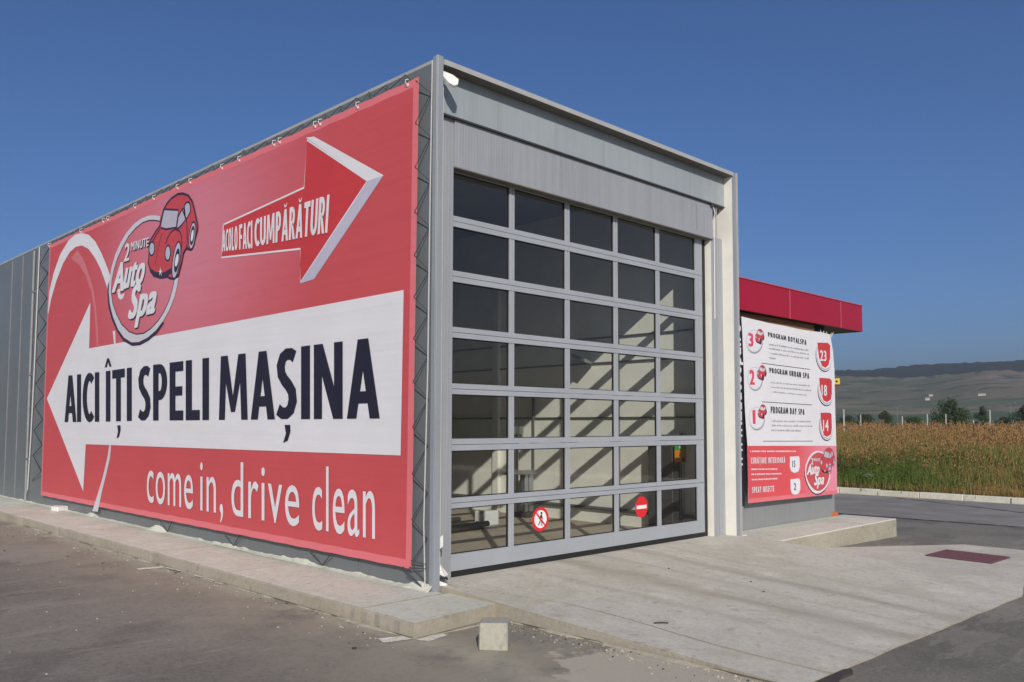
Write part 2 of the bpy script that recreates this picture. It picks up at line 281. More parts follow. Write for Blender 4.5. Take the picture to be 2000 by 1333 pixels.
ART={'sheet':[(-11.032,4.772),(-11.017,0.188),(-0.262,0.181),(-0.217,4.749)],'arrow':[(-10.863,1.933),(-8.786,3.475),(-8.774,2.714),(-0.41,2.753),(-0.431,1.205),(-8.785,1.152),(-8.833,0.388)],'arc1o':[(-10.984,3.542),(-10.932,3.907),(-10.737,4.205),(-10.398,4.501),(-9.988,4.682),(-9.648,4.735),(-9.312,4.71),(-8.982,4.63),(-8.654,4.467),(-8.329,4.21),(-8.073,3.958),(-7.852,3.717)],'arc1i':[(-10.96,3.466),(-10.836,3.725),(-10.57,4.038),(-10.234,4.31),(-9.896,4.466),(-9.593,4.516),(-9.292,4.495),(-8.959,4.389),(-8.629,4.185),(-8.368,3.974),(-8.109,3.704),(-7.917,3.469)],'arc2o':[(-9.519,4.447),(-9.205,4.265),(-8.921,3.978),(-8.643,3.655),(-8.526,3.379),(-8.422,3.086),(-8.349,2.733)],'arc2i':[(-9.815,4.349),(-9.393,4.175),(-9.046,3.948),(-8.766,3.647),(-8.617,3.366),(-8.519,3.094),(-8.439,2.733)],'arc3o':[(-7.658,2.919),(-7.619,2.718)],'arc3i':[(-7.759,2.926),(-7.685,2.716)],'arc4o':[(-7.679,1.163),(-7.708,0.967),(-7.853,0.694),(-8.002,0.438),(-8.108,0.202),(-8.159,0.109)],'arc4i':[(-7.752,1.162),(-7.819,0.964),(-7.966,0.689),(-8.146,0.429),(-8.331,0.186),(-8.395,0.104)],'ringo':[(-6.057,4.435),(-6.253,4.481),(-6.474,4.515),(-6.746,4.521),(-7.023,4.484),(-7.304,4.398),(-7.541,4.273),(-7.732,4.127),(-7.872,3.952),(-7.959,3.748),(-7.969,3.554),(-7.9,3.352),(-7.754,3.145),(-7.534,2.936),(-7.276,2.785),(-6.982,2.695),(-6.703,2.682),(-6.393,2.723),(-6.096,2.807),(-5.853,2.926),(-5.658,3.063),(-5.508,3.218),(-5.43,3.362),(-5.397,3.473)],'ringi':[(-6.073,4.365),(-6.248,4.407),(-6.469,4.443),(-6.695,4.448),(-6.946,4.406),(-7.225,4.32),(-7.46,4.184),(-7.648,4.038),(-7.778,3.881),(-7.852,3.716),(-7.864,3.542),(-7.782,3.359),(-7.63,3.192),(-7.391,3.0),(-7.09,2.864),(-6.804,2.803),(-6.531,2.796),(-6.271,2.847),(-6.021,2.941),(-5.82,3.061),(-5.666,3.201),(-5.575,3.345),(-5.54,3.426),(-5.531,3.467)],'ringd':[(-7.936,3.784),(-8.025,3.658),(-8.024,3.52),(-7.965,3.319),(-7.813,3.112),(-7.582,2.905),(-7.296,2.734),(-6.954,2.638),(-6.654,2.63),(-6.346,2.676),(-6.051,2.765),(-5.83,2.89)],'ringe':[(-7.905,3.722),(-7.949,3.629),(-7.939,3.511),(-7.87,3.31),(-7.728,3.143),(-7.486,2.951),(-7.254,2.812),(-6.961,2.726),(-6.705,2.709),(-6.394,2.741),(-6.097,2.825),(-5.853,2.935)],'body':[(-5.936,4.514),(-5.836,4.575),(-5.675,4.624),(-5.477,4.643),(-5.318,4.619),(-5.142,4.556),(-5.023,4.459),(-4.962,4.364),(-4.9,4.237),(-4.838,4.112),(-4.834,4.042),(-4.901,3.941),(-4.969,3.836),(-5.062,3.817),(-5.158,3.847),(-5.25,3.794),(-5.3,3.666),(-5.388,3.509),(-5.523,3.471),(-5.686,3.503),(-5.728,3.53),(-5.977,3.543),(-6.192,3.596),(-6.352,3.708),(-6.434,3.818),(-6.413,3.959),(-6.422,4.086),(-6.361,4.149),(-6.193,4.239),(-6.068,4.29),(-6.031,4.363),(-5.974,4.459)],'wind':[(-5.915,4.51),(-5.443,4.414),(-5.458,4.334),(-5.508,4.18),(-5.854,4.214),(-6.024,4.265),(-6.008,4.342),(-5.953,4.456)],'win2':[(-5.488,4.177),(-5.449,4.316),(-5.325,4.405),(-5.275,4.407),(-5.211,4.241),(-5.331,4.185),(-5.459,4.155)],'win3':[(-5.261,4.439),(-5.194,4.474),(-5.118,4.463),(-5.069,4.409),(-5.072,4.317),(-5.181,4.244),(-5.222,4.285)],'lampa':[(-6.219,3.992),(-6.224,4.031),(-6.243,4.066),(-6.273,4.092),(-6.31,4.105),(-6.347,4.103),(-6.38,4.087),(-6.403,4.057),(-6.413,4.02),(-6.408,3.981),(-6.389,3.945),(-6.359,3.919),(-6.322,3.907),(-6.284,3.909),(-6.252,3.926),(-6.229,3.955)],'lampb':[(-5.667,3.849),(-5.672,3.891),(-5.69,3.928),(-5.718,3.956),(-5.752,3.969),(-5.787,3.966),(-5.818,3.947),(-5.839,3.915),(-5.849,3.875),(-5.844,3.833),(-5.826,3.796),(-5.797,3.769),(-5.763,3.756),(-5.728,3.759),(-5.697,3.778),(-5.676,3.81)],'whf':[(-5.349,3.706),(-5.334,3.802),(-5.339,3.886),(-5.364,3.946),(-5.404,3.971),(-5.454,3.959),(-5.507,3.911),(-5.554,3.834),(-5.588,3.739),(-5.603,3.641),(-5.598,3.556),(-5.572,3.497),(-5.531,3.472),(-5.481,3.486),(-5.428,3.535),(-5.382,3.613)],'whf2':[(-5.4,3.713),(-5.394,3.746),(-5.397,3.775),(-5.408,3.796),(-5.425,3.805),(-5.447,3.801),(-5.47,3.785),(-5.489,3.759),(-5.503,3.727),(-5.51,3.694),(-5.507,3.665),(-5.496,3.645),(-5.478,3.636),(-5.456,3.639),(-5.434,3.656),(-5.414,3.682)],'whr':[(-4.888,3.972),(-4.883,4.042),(-4.893,4.103),(-4.917,4.147),(-4.951,4.167),(-4.991,4.16),(-5.03,4.126),(-5.063,4.071),(-5.084,4.003),(-5.089,3.932),(-5.079,3.87),(-5.055,3.826),(-5.02,3.807),(-4.98,3.815),(-4.941,3.85),(-4.909,3.905)],'whr2':[(-4.948,3.981),(-4.944,4.011),(-4.946,4.037),(-4.955,4.056),(-4.967,4.064),(-4.983,4.06),(-4.999,4.046),(-5.013,4.022),(-5.023,3.993),(-5.027,3.963),(-5.025,3.937),(-5.016,3.919),(-5.003,3.911),(-4.988,3.914),(-4.972,3.929),(-4.958,3.953)],'whfr':[(-5.372,3.706),(-5.364,3.77),(-5.369,3.825),(-5.387,3.865),(-5.414,3.881),(-5.447,3.873),(-5.481,3.841),(-5.511,3.79),(-5.531,3.728),(-5.539,3.664),(-5.534,3.608),(-5.516,3.568),(-5.489,3.552),(-5.455,3.561),(-5.422,3.593),(-5.393,3.644)],'whrr':[(-4.918,3.977),(-4.913,4.026),(-4.919,4.07),(-4.936,4.101),(-4.959,4.115),(-4.987,4.11),(-5.015,4.086),(-5.038,4.046),(-5.053,3.998),(-5.058,3.948),(-5.052,3.904),(-5.036,3.873),(-5.012,3.859),(-4.984,3.865),(-4.956,3.889),(-4.933,3.929)],'bump':[(-6.434,3.818),(-6.331,3.715),(-6.153,3.648),(-5.897,3.603),(-5.605,3.639),(-5.609,3.562),(-5.81,3.535),(-6.061,3.548),(-6.235,3.587),(-6.363,3.679)],'star':[(-5.998,3.733),(-5.967,3.65),(-5.891,3.632),(-5.956,3.618),(-5.892,3.528),(-5.989,3.604),(-6.053,3.556),(-6.033,3.631),(-6.102,3.646),(-6.026,3.651)],'l1':[(-6.044,4.251),(-6.189,4.176),(-6.305,4.105)],'l2':[(-5.84,3.999),(-5.783,4.078),(-5.685,4.14),(-5.526,4.161),(-5.385,4.109),(-5.313,4.005),(-5.307,3.903),(-5.347,3.807)],'l3':[(-5.976,4.178),(-6.084,4.018),(-6.129,3.918),(-6.178,3.757)],'l4':[(-5.179,4.219),(-5.152,4.08),(-5.141,3.945),(-5.158,3.847)],'l5':[(-5.325,4.405),(-5.179,4.219)],'l6':[(-5.935,4.509),(-5.706,4.473),(-5.423,4.41),(-5.325,4.405)],'rarrow':[(-4.114,3.991),(-2.212,4.087),(-2.168,4.611),(-1.022,3.919),(-2.256,3.037),(-2.268,3.415),(-4.148,3.578)],'rtop':[(-2.189,4.641),(-2.023,4.613),(-0.748,3.919),(-1.01,3.914)],'rbot':[(-1.01,3.914),(-0.748,3.919),(-1.976,3.045),(-2.272,3.027)],'Atail':[(-7.594,3.551),(-7.484,3.558),(-7.478,3.481),(-7.401,3.445),(-7.33,3.475),(-7.299,3.453),(-7.348,3.392),(-7.46,3.381),(-7.554,3.432)],'poster':[(5.865,3.031),(6.249,3.016),(6.65,3.003),(7.143,3.0),(7.561,2.989),(7.972,2.989),(8.348,2.997),(8.652,2.985),(8.703,2.874),(8.752,2.7),(8.781,2.396),(8.763,1.839),(8.759,1.159),(8.737,0.38),(5.928,0.4),(5.946,1.203),(5.92,1.447),(5.897,1.787),(5.895,2.221),(5.883,2.765)],'posterred':[(5.929,1.203),(8.753,1.159),(8.731,0.382),(5.933,0.404)],'posterhem':[(5.93,0.465),(8.734,0.435),(8.737,0.38),(5.928,0.4)],'badge1':[(8.191,2.82),(8.561,2.839),(8.644,2.807),(8.628,2.591),(8.559,2.474),(8.446,2.425),(8.324,2.45),(8.234,2.569),(8.2,2.716)],'badge2':[(8.221,2.254),(8.591,2.256),(8.66,2.227),(8.65,2.013),(8.603,1.911),(8.462,1.868),(8.34,1.893),(8.256,2.014),(8.224,2.137)],'badge3':[(8.226,1.694),(8.562,1.698),(8.611,1.672),(8.61,1.456),(8.576,1.351),(8.429,1.307),(8.316,1.334),(8.25,1.456),(8.227,1.572)],'badge4':[(7.165,1.021),(7.446,1.02),(7.471,0.988),(7.466,0.853),(7.412,0.788),(7.295,0.774),(7.195,0.802),(7.155,0.876)],'badge5':[(7.165,0.682),(7.434,0.683),(7.471,0.645),(7.466,0.522),(7.412,0.458),(7.296,0.443),(7.195,0.47),(7.16,0.538)],'bars':[[(6.628,2.673),(7.907,2.66),(7.907,2.682),(6.629,2.693)],[(6.626,2.613),(7.917,2.6),(7.918,2.618),(6.627,2.633)],[(6.647,2.543),(7.914,2.529),(7.915,2.551),(6.648,2.562)],[(6.633,2.473),(6.817,2.472),(6.818,2.49),(6.634,2.491)],[(6.644,2.112),(7.923,2.102),(7.924,2.12),(6.645,2.129)],[(6.642,2.044),(7.946,2.03),(7.947,2.05),(6.643,2.061)],[(6.663,1.976),(7.8,1.954),(7.801,1.973),(6.663,1.993)],[(6.644,1.543),(7.92,1.539),(7.921,1.56),(6.644,1.562)],[(6.654,1.479),(7.958,1.467),(7.959,1.487),(6.654,1.498)],[(6.627,1.408),(7.565,1.397),(7.566,1.417),(6.628,1.427)]],'wbars':[[(6.01,1.115),(7.397,1.086),(7.398,1.107),(6.011,1.134)],[(6.025,0.861),(6.776,0.838),(6.777,0.858),(6.026,0.882)],[(6.023,0.79),(6.908,0.765),(6.908,0.786),(6.024,0.81)],[(6.032,0.714),(6.784,0.698),(6.784,0.72),(6.033,0.734)]],'rules':[[(6.395,2.39),(7.921,2.369),(7.921,2.378),(6.395,2.399)],[(6.378,1.827),(7.937,1.809),(7.937,1.818),(6.378,1.836)],[(6.376,1.258),(7.935,1.241),(7.935,1.249),(6.377,1.266)]],'rings':[[(6.434,2.722),(6.429,2.758),(6.412,2.792),(6.385,2.822),(6.348,2.845),(6.303,2.862),(6.253,2.87),(6.201,2.87),(6.149,2.862),(6.099,2.846),(6.055,2.823),(6.018,2.794),(5.989,2.761),(5.971,2.725),(5.965,2.689),(5.969,2.653),(5.985,2.62),(6.012,2.591),(6.048,2.567),(6.091,2.55),(6.14,2.541),(6.191,2.54),(6.244,2.548),(6.294,2.563),(6.34,2.586),(6.378,2.614),(6.408,2.648),(6.427,2.684),(6.41,2.72),(6.406,2.753),(6.391,2.784),(6.366,2.81),(6.332,2.831),(6.292,2.846),(6.248,2.853),(6.201,2.853),(6.154,2.846),(6.109,2.832),(6.069,2.811),(6.035,2.785),(6.01,2.755),(5.994,2.723),(5.988,2.69),(5.992,2.658),(6.006,2.628),(6.03,2.602),(6.062,2.581),(6.101,2.566),(6.145,2.558),(6.192,2.557),(6.239,2.563),(6.284,2.577),(6.325,2.598),(6.36,2.623),(6.387,2.653),(6.404,2.686)],[(6.406,2.176),(6.402,2.213),(6.387,2.248),(6.362,2.278),(6.329,2.303),(6.288,2.321),(6.243,2.332),(6.196,2.333),(6.149,2.327),(6.104,2.313),(6.064,2.291),(6.03,2.263),(6.004,2.231),(5.988,2.196),(5.982,2.159),(5.986,2.123),(6.0,2.089),(6.024,2.058),(6.056,2.033),(6.095,2.015),(6.14,2.004),(6.186,2.002),(6.234,2.007),(6.279,2.021),(6.321,2.042),(6.356,2.07),(6.382,2.102),(6.399,2.138),(6.384,2.175),(6.381,2.208),(6.367,2.24),(6.345,2.267),(6.315,2.29),(6.279,2.306),(6.238,2.315),(6.196,2.317),(6.153,2.311),(6.113,2.298),(6.076,2.279),(6.046,2.254),(6.023,2.225),(6.008,2.193),(6.002,2.16),(6.006,2.127),(6.019,2.096),(6.041,2.069),(6.07,2.047),(6.105,2.03),(6.145,2.021),(6.187,2.018),(6.23,2.023),(6.271,2.036),(6.308,2.055),(6.339,2.079),(6.363,2.109),(6.378,2.141)],[(6.433,1.598),(6.429,1.634),(6.413,1.668),(6.387,1.698),(6.352,1.723),(6.31,1.742),(6.262,1.753),(6.213,1.756),(6.163,1.751),(6.116,1.739),(6.074,1.719),(6.039,1.694),(6.012,1.664),(5.995,1.63),(5.988,1.595),(5.993,1.56),(6.008,1.527),(6.033,1.497),(6.067,1.472),(6.108,1.453),(6.154,1.441),(6.203,1.437),(6.253,1.441),(6.301,1.453),(6.344,1.472),(6.381,1.497),(6.409,1.528),(6.427,1.562),(6.411,1.598),(6.406,1.63),(6.392,1.661),(6.369,1.688),(6.337,1.71),(6.299,1.727),(6.257,1.737),(6.212,1.74),(6.168,1.736),(6.125,1.725),(6.087,1.707),(6.055,1.684),(6.031,1.657),(6.016,1.627),(6.01,1.595),(6.014,1.564),(6.028,1.534),(6.05,1.507),(6.081,1.484),(6.118,1.467),(6.16,1.457),(6.204,1.453),(6.249,1.457),(6.291,1.467),(6.33,1.485),(6.363,1.507),(6.388,1.535),(6.404,1.566)]],'minilogo':[(7.635,0.464),(8.476,0.42),(8.505,1.072),(7.659,1.089)],'minicars':[[(6.228,2.668),(6.482,2.686),(6.488,2.889),(6.234,2.869)],[(6.256,2.142),(6.521,2.152),(6.528,2.361),(6.262,2.348)],[(6.249,1.583),(6.498,1.584),(6.505,1.789),(6.255,1.785)]],'canopy':[(5.867,3.092)]}
WORDS=[('AICI', [(-9.84, 1.511), (-8.196, 1.518), (-8.266, 2.307), (-9.922, 2.305)], 'black', 0.062, 'H', 0), ('ÎŢI', [(-7.91, 1.52), (-6.875, 1.531), (-6.935, 2.32), (-7.977, 2.307)], 'black', 0.062, 'H', 0), ('SPELI', [(-6.639, 1.533), (-4.37, 1.54), (-4.412, 2.33), (-6.696, 2.317)], 'black', 0.062, 'H', 0), ('MAŞINA', [(-4.099, 1.541), (-0.799, 1.551), (-0.815, 2.337), (-4.138, 2.328)], 'black', 0.062, 'H', 0), ('ACOLO', [(-4.115, 3.647), (-3.707, 3.61), (-3.721, 3.914), (-4.117, 3.915)], 'white', 0.045, 'H', 0), ('FACI', [(-3.666, 3.607), (-3.337, 3.576), (-3.351, 3.915), (-3.68, 3.914)], 'white', 0.045, 'H', 0), ('CUMPĂRĂTURI', [(-3.286, 3.587), (-1.72, 3.506), (-1.688, 3.911), (-3.299, 3.916)], 'white', 0.045, 'H', 0), ('come', [(-6.244, 0.394), (-4.754, 0.395), (-4.778, 0.819), (-6.274, 0.824)], 'white', 0.012, 'x', 0), ('in,', [(-4.562, 0.396), (-3.92, 0.4), (-3.941, 0.826), (-4.585, 0.822)], 'white', 0.012, 'x', 0), ('drive', [(-3.723, 0.4), (-2.169, 0.401), (-2.182, 0.822), (-3.742, 0.82)], 'white', 0.012, 'x', 0), ('clean', [(-1.925, 0.398), (-0.801, 0.398), (-0.81, 0.842), (-1.938, 0.829)], 'white', 0.012, 'x', 0), ('2', [(-7.378, 3.959), (-7.163, 3.953), (-7.135, 4.208), (-7.339, 4.223)], 'white', 0.03, 'H', 0), ('MINUTE', [(-7.107, 4.089), (-6.443, 4.068), (-6.434, 4.189), (-7.097, 4.217)], 'white', 0.03, 'H', 0), ('A', [(-7.827, 3.538), (-7.343, 3.52), (-7.317, 3.936), (-7.72, 3.98)], 'white', 0.05, 'H', 0.2), ('uto', [(-7.375, 3.546), (-6.585, 3.548), (-6.49, 3.97), (-7.272, 3.987)], 'white', 0.05, 'H', 0.2), ('Spa', [(-7.143, 3.064), (-6.148, 3.074), (-6.037, 3.501), (-7.047, 3.546)], 'white', 0.05, 'H', 0.2)]
PWORDS=[('PROGRAM ROYALSPA', [(6.61, 2.799), (7.801, 2.751), (7.805, 2.834), (6.6, 2.866)], 'black', 0.04, 'H', 0), ('PROGRAM URBAN SPA', [(6.622, 2.266), (7.858, 2.223), (7.861, 2.312), (6.611, 2.34)], 'black', 0.04, 'H', 0), ('PROGRAM DAY SPA', [(6.624, 1.67), (7.668, 1.654), (7.672, 1.744), (6.627, 1.771)], 'black', 0.04, 'H', 0), ('3', [(6.033, 2.622), (6.172, 2.626), (6.177, 2.804), (6.032, 2.804)], 'red', 0.05, 'H', 0), ('2', [(6.039, 2.074), (6.182, 2.076), (6.184, 2.272), (6.038, 2.276)], 'red', 0.05, 'H', 0), ('1', [(6.1, 1.518), (6.174, 1.513), (6.18, 1.706), (6.094, 1.701)], 'red', 0.05, 'H', 0), ('23', [(8.26, 2.531), (8.487, 2.538), (8.494, 2.697), (8.267, 2.697)], 'white', 0.03, 'H', 0), ('18', [(8.276, 1.972), (8.467, 1.973), (8.475, 2.139), (8.283, 2.141)], 'white', 0.03, 'H', 0), ('14', [(8.29, 1.405), (8.482, 1.404), (8.49, 1.58), (8.298, 1.579)], 'white', 0.03, 'H', 0), ('CURĂŢARE INTERIOARĂ', [(6.017, 0.949), (7.012, 0.934), (7.015, 1.018), (6.019, 1.037)], 'white', 0.04, 'H', 0), ('SPRAY INSECTE', [(6.027, 0.538), (6.658, 0.528), (6.661, 0.61), (6.029, 0.623)], 'white', 0.04, 'H', 0), ('15', [(7.23, 0.861), (7.324, 0.86), (7.328, 0.955), (7.233, 0.958)], 'black', 0.02, 'H', 0), ('2', [(7.261, 0.518), (7.329, 0.517), (7.333, 0.614), (7.264, 0.617)], 'black', 0.02, 'H', 0)]

# ------------------------------------------------------------------ materials
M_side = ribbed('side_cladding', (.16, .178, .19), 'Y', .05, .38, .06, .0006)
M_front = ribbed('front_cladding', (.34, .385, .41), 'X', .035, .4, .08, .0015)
M_lint = ribbed('lintel_sheet', (.33, .345, .375), 'X', .06, .38, .12, .0025)
M_cream = mk('cream_panel', (.84, .83, .76), .5, .06, 3, bs=.05)
M_inner = mk('inner_panel', (.70, .67, .56), .55, .08, 3, bs=.05)
M_trim = mk('grey_trim', (.29, .315, .345), .4, .08, 5, bs=.05, stretch=(1, 1, .2))
M_capt = mk('roof_cap', (.42, .425, .42), .45, .1, 4, bs=.05)
M_under = mk('dull_soffit', (.13, .12, .10), .7, .15, 6)
M_alu = mk('door_aluminium', (.36, .385, .42), .42, .05, 3, bs=.04, spec=.5)
M_black = mk('black_rubber', (.015, .015, .015), .6, .2, 20)
M_dark = mk('dark_metal', (.05, .052, .055), .5, .2, 10)
M_white = mk('white_plastic', (.8, .8, .78), .4, .04, 10, bs=.05)
M_steel = mk('galvanised_steel', (.42, .44, .45), .35, .1, 12, metal=.7, bs=.05)
M_rope = mk('pale_cord', (.55, .55, .53), .7, .1, 60)
M_drope = mk('dark_cord', (.05, .055, .065), .7, .1, 60)
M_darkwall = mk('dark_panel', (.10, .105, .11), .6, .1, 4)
def concrete_mat(name, base, tracks=False):
    m, t, p = newmat(name); v = coords(t)
    c = ramp(t, noise(t, v, 1.3, 6, .6), [(.28, tuple(x*.84 for x in base)), (.72, tuple(min(1, x*1.08) for x in base))])
    c = mix(t, .30, c, ramp(t, noise(t, v, 34, 4, .65), [(.3, tuple(x*.62 for x in base)), (.7, tuple(min(1, x*1.25) for x in base))]))
    # broom strokes along the drive
    c = mix(t, ramp(t, noise(t, coords(t, (14, .5, 1), (0, 0, R(6))), 1.6, 5, .6), [(.48, 0), (.78, .34)]), c, tuple(x*.66 for x in base))
    # dark pits and specks
    c = mix(t, ramp(t, noise(t, v, 9, 2), [(.64, 0), (.68, .5)]), c, tuple(x*.5 for x in base))
    c = mix(t, ramp(t, noise(t, v, 18, 5, .7), [(.36, .34), (.50, 0)]), c, (base[0]*.62, base[1]*.58, base[2]*.48))
    c = mix(t, ramp(t, noise(t, v, 5, 6, .7), [(.38, .30), (.48, 0)]), c, (base[0]*.66, base[1]*.62, base[2]*.52))
    if tracks:
        g = N(t, 'ShaderNodeSeparateXYZ'); nz = noise(t, coords(t), .8, 2)
        t.links.new(coords(t), g.inputs[0])
        wob = N(t, 'ShaderNodeMath', operation='MULTIPLY_ADD'); t.links.new(nz, wob.inputs[0]); wob.inputs[1].default_value = .5; t.links.new(g.outputs[0], wob.inputs[2])
        brk = ramp(t, noise(t, coords(t, (3, .35, 1)), 1.5, 3), [(.3, .35), (.65, 1.)])
        for x0, wd, st in ((2.26, .26, .58), (3.34, .22, .55), (2.75, .10, .28), (1.55, .14, .3), (3.9, .1, .25)):
            d = N(t, 'ShaderNodeMath', operation='SUBTRACT'); t.links.new(wob.outputs[0], d.inputs[0]); d.inputs[1].default_value = x0
            a = N(t, 'ShaderNodeMath', operation='ABSOLUTE'); t.links.new(d.outputs[0], a.inputs[0])
            mr = N(t, 'ShaderNodeMapRange', interpolation_type='SMOOTHSTEP'); mr.inputs[1].default_value = 0; mr.inputs[2].default_value = wd; mr.inputs[3].default_value = st; mr.inputs[4].default_value = 0
            t.links.new(a.outputs[0], mr.inputs[0])
            ml = N(t, 'ShaderNodeMath', operation='MULTIPLY'); t.links.new(mr.outputs[0], ml.inputs[0]); t.links.new(brk, ml.inputs[1])
            c = mix(t, ml.outputs[0], c, (base[0]*.44, base[1]*.41, base[2]*.36))
    # water stains and ingrained dirt
    c = mix(t, ramp(t, noise(t, v, .7, 7, .62), [(.50, 0), (.62, .34)]), c, (base[0]*.66, base[1]*.62, base[2]*.52))
    c = mix(t, ramp(t, noise(t, v, 2.6, 6, .7), [(.58, 0), (.66, .22)]), c, tuple(min(1, x*1.35) for x in base))
    t.links.new(c, p.inputs['Base Color']); p.inputs['Roughness'].default_value = .85
    bump(t, p, noise(t, v, 45, 5, .7), .35, .006); return m
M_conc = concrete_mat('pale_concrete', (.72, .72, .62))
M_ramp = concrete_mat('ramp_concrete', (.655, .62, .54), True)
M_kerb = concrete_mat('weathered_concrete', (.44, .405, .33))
def asphalt_mat():
    m, t, p = newmat('dusty_asphalt'); v = coords(t)
    base = (.17, .155, .14)
    c = ramp(t, noise(t, v, .45, 6, .6), [(.36, (.150, .136, .122)), (.64, (.275, .252, .212))])
    # beige dust drifts by the kerbs, broken up by noise
    s = N(t, 'ShaderNodeSeparateXYZ'); t.links.new(v, s.inputs[0])
    def m_(op, a, b=None, c_=None):
        n = N(t, 'ShaderNodeMath', operation=op)
        for i, q in enumerate((a, b, c_)):
            if q is None: continue
            if isinstance(q, (int, float)): n.inputs[i].default_value = q
            else: t.links.new(q, n.inputs[i])
        return n.outputs[0]
    def near(fx, x0, wd, st):
        d = m_('ABSOLUTE', m_('SUBTRACT', fx, x0)); mr = N(t, 'ShaderNodeMapRange', interpolation_type='SMOOTHSTEP')
        mr.inputs[1].default_value = 0; mr.inputs[2].default_value = wd; mr.inputs[3].default_value = st; mr.inputs[4].default_value = 0
        t.links.new(d, mr.inputs[0]); return mr.outputs[0]
    nz = noise(t, v, 1.1, 6, .65)
    nb = ramp(t, nz, [(.3, .25), (.62, 1.)])
    d1 = m_('MULTIPLY', near(s.outputs[0], -.8, 2.4, .85), nb)
    c = mix(t, d1, c, (.37, .325, .25))
    c = mix(t, ramp(t, noise(t, v, .33, 5, .6), [(.46, 0), (.56, .5)]), c, (.31, .29, .25))
    c = mix(t, ramp(t, noise(t, coords(t, (1, .3, 1), (0, 0, R(30))), 1.2, 6, .7), [(.60, 0), (.66, .35)]), c, (.36, .33, .27))
    c = mix(t, ramp(t, noise(t, v, .7, 3), [(.55, 0), (.63, .5)]), c, (.085, .078, .074))
    # dried cement spill beside the ramp
    vd = N(t, 'ShaderNodeVectorMath', operation='DISTANCE'); mp = N(t, 'ShaderNodeMapping'); mp.inputs['Scale'].default_value = (1, .62, 0)
    t.links.new(v, mp.inputs[0]); t.links.new(mp.outputs[0], vd.inputs[0]); vd.inputs[1].default_value = (-.22, -2.85*.62, 0)
    wob = m_('MULTIPLY', m_('MULTIPLY_ADD', noise(t, v, 3.5, 5, .6), .7, vd.outputs['Value']), .5)
    # pale worn stripe far left
    vd2 = N(t, 'ShaderNodeVectorMath', operation='DISTANCE'); mp2 = N(t, 'ShaderNodeMapping'); mp2.inputs['Scale'].default_value = (1, .7, 0)
    t.links.new(v, mp2.inputs[0]); t.links.new(mp2.outputs[0], vd2.inputs[0]); vd2.inputs[1].default_value = (-1.75, 5.9*.7, 0)
    wob2 = m_('MULTIPLY', m_('MULTIPLY_ADD', noise(t, v, 2.5, 5, .6), .9, vd2.outputs['Value']), .5)
    c = mix(t, ramp(t, wob2, [(.50, .75), (.56, 0)]), c, (.36, .335, .31))
    ve = N(t, 'ShaderNodeTexVoronoi'); ve.feature = 'DISTANCE_TO_EDGE'; ve.inputs['Scale'].default_value = .30
    vm = N(t, 'ShaderNodeVectorMath', operation='ADD'); nn = N(t, 'ShaderNodeTexNoise'); nn.inputs['Scale'].default_value = 1.7; nn.inputs['Detail'].default_value = 7
    t.links.new(v, nn.inputs['Vector']); t.links.new(v, vm.inputs[0]); t.links.new(nn.outputs['Color'], vm.inputs[1]); t.links.new(vm.outputs[0], ve.inputs['Vector'])
    c = mix(t, ramp(t, ve.outputs['Distance'], [(.001, .35), (.004, 0)]), c, (.07, .062, .055))
    # stones, grit
    c = mix(t, .38, c, ramp(t, noise(t, v, 70, 4, .7), [(.3, (.07, .064, .060)), (.72, (.33, .30, .25))]))
    vo = N(t, 'ShaderNodeTexVoronoi'); vo.inputs['Scale'].default_value = 16; t.links.new(v, vo.inputs['Vector'])
    c = mix(t, ramp(t, vo.outputs['Distance'], [(.05, .55), (.11, 0)]), c, (.33, .30, .25))
    c = mix(t, ramp(t, noise(t, v, 22, 5, .7), [(.36, .38), (.50, 0)]), c, (.08, .075, .07))
    c = mix(t, ramp(t, noise(t, v, 13, 6, .75), [(.55, 0), (.66, .32)]), c, (.36, .33, .28))
    c = mix(t, ramp(t, noise(t, coords(t, (.35, 1.6, 1), (0, 0, R(-48))), 1.4, 7, .72), [(.56, 0), (.60, .30), (.70, .1)]), c, (.40, .37, .32))
    nd = ramp(t, noise(t, v, 1.9, 7, .7), [(.36, .15), (.56, 1.)])
    c = mix(t, m_('MULTIPLY', near(s.outputs[0], -.85, 1.7, .80), nd), c, (.36, .32, .245))
    c = mix(t, m_('MULTIPLY', near(s.outputs[0], -.88, .28, .75), nd), c, (.46, .42, .33))
    c = mix(t, ramp(t, wob, [(.475, .9), (.50, 0)]), c, (.52, .47, .38))
    t.links.new(c, p.inputs['Base Color']); p.inputs['Roughness'].default_value = .9
    bump(t, p, noise(t, v, 90, 5, .7), .5, .006); return m
M_asph = asphalt_mat()
M_road = mk('road_asphalt', (.27, .25, .228), .85, .18, 1.4, bs=.4, bscale=70)
M_tar = mk('tar_seam', (.07, .058, .05), .7, .25, 12)
M_paint = mk('worn_white_paint', (.74, .71, .62), .8, .28, 25)
def vcol_mat(name, rough=.8, trans=.0):
    m, t, p = newmat(name); a = N(t, 'ShaderNodeVertexColor'); a.layer_name = 'Col'
    t.links.new(a.outputs[0], p.inputs['Base Color']); p.inputs['Roughness'].default_value = rough
    p.inputs['Specular IOR Level'].default_value = .2; return m
M_leaf = vcol_mat('leaf'); M_grass = vcol_mat('weeds')
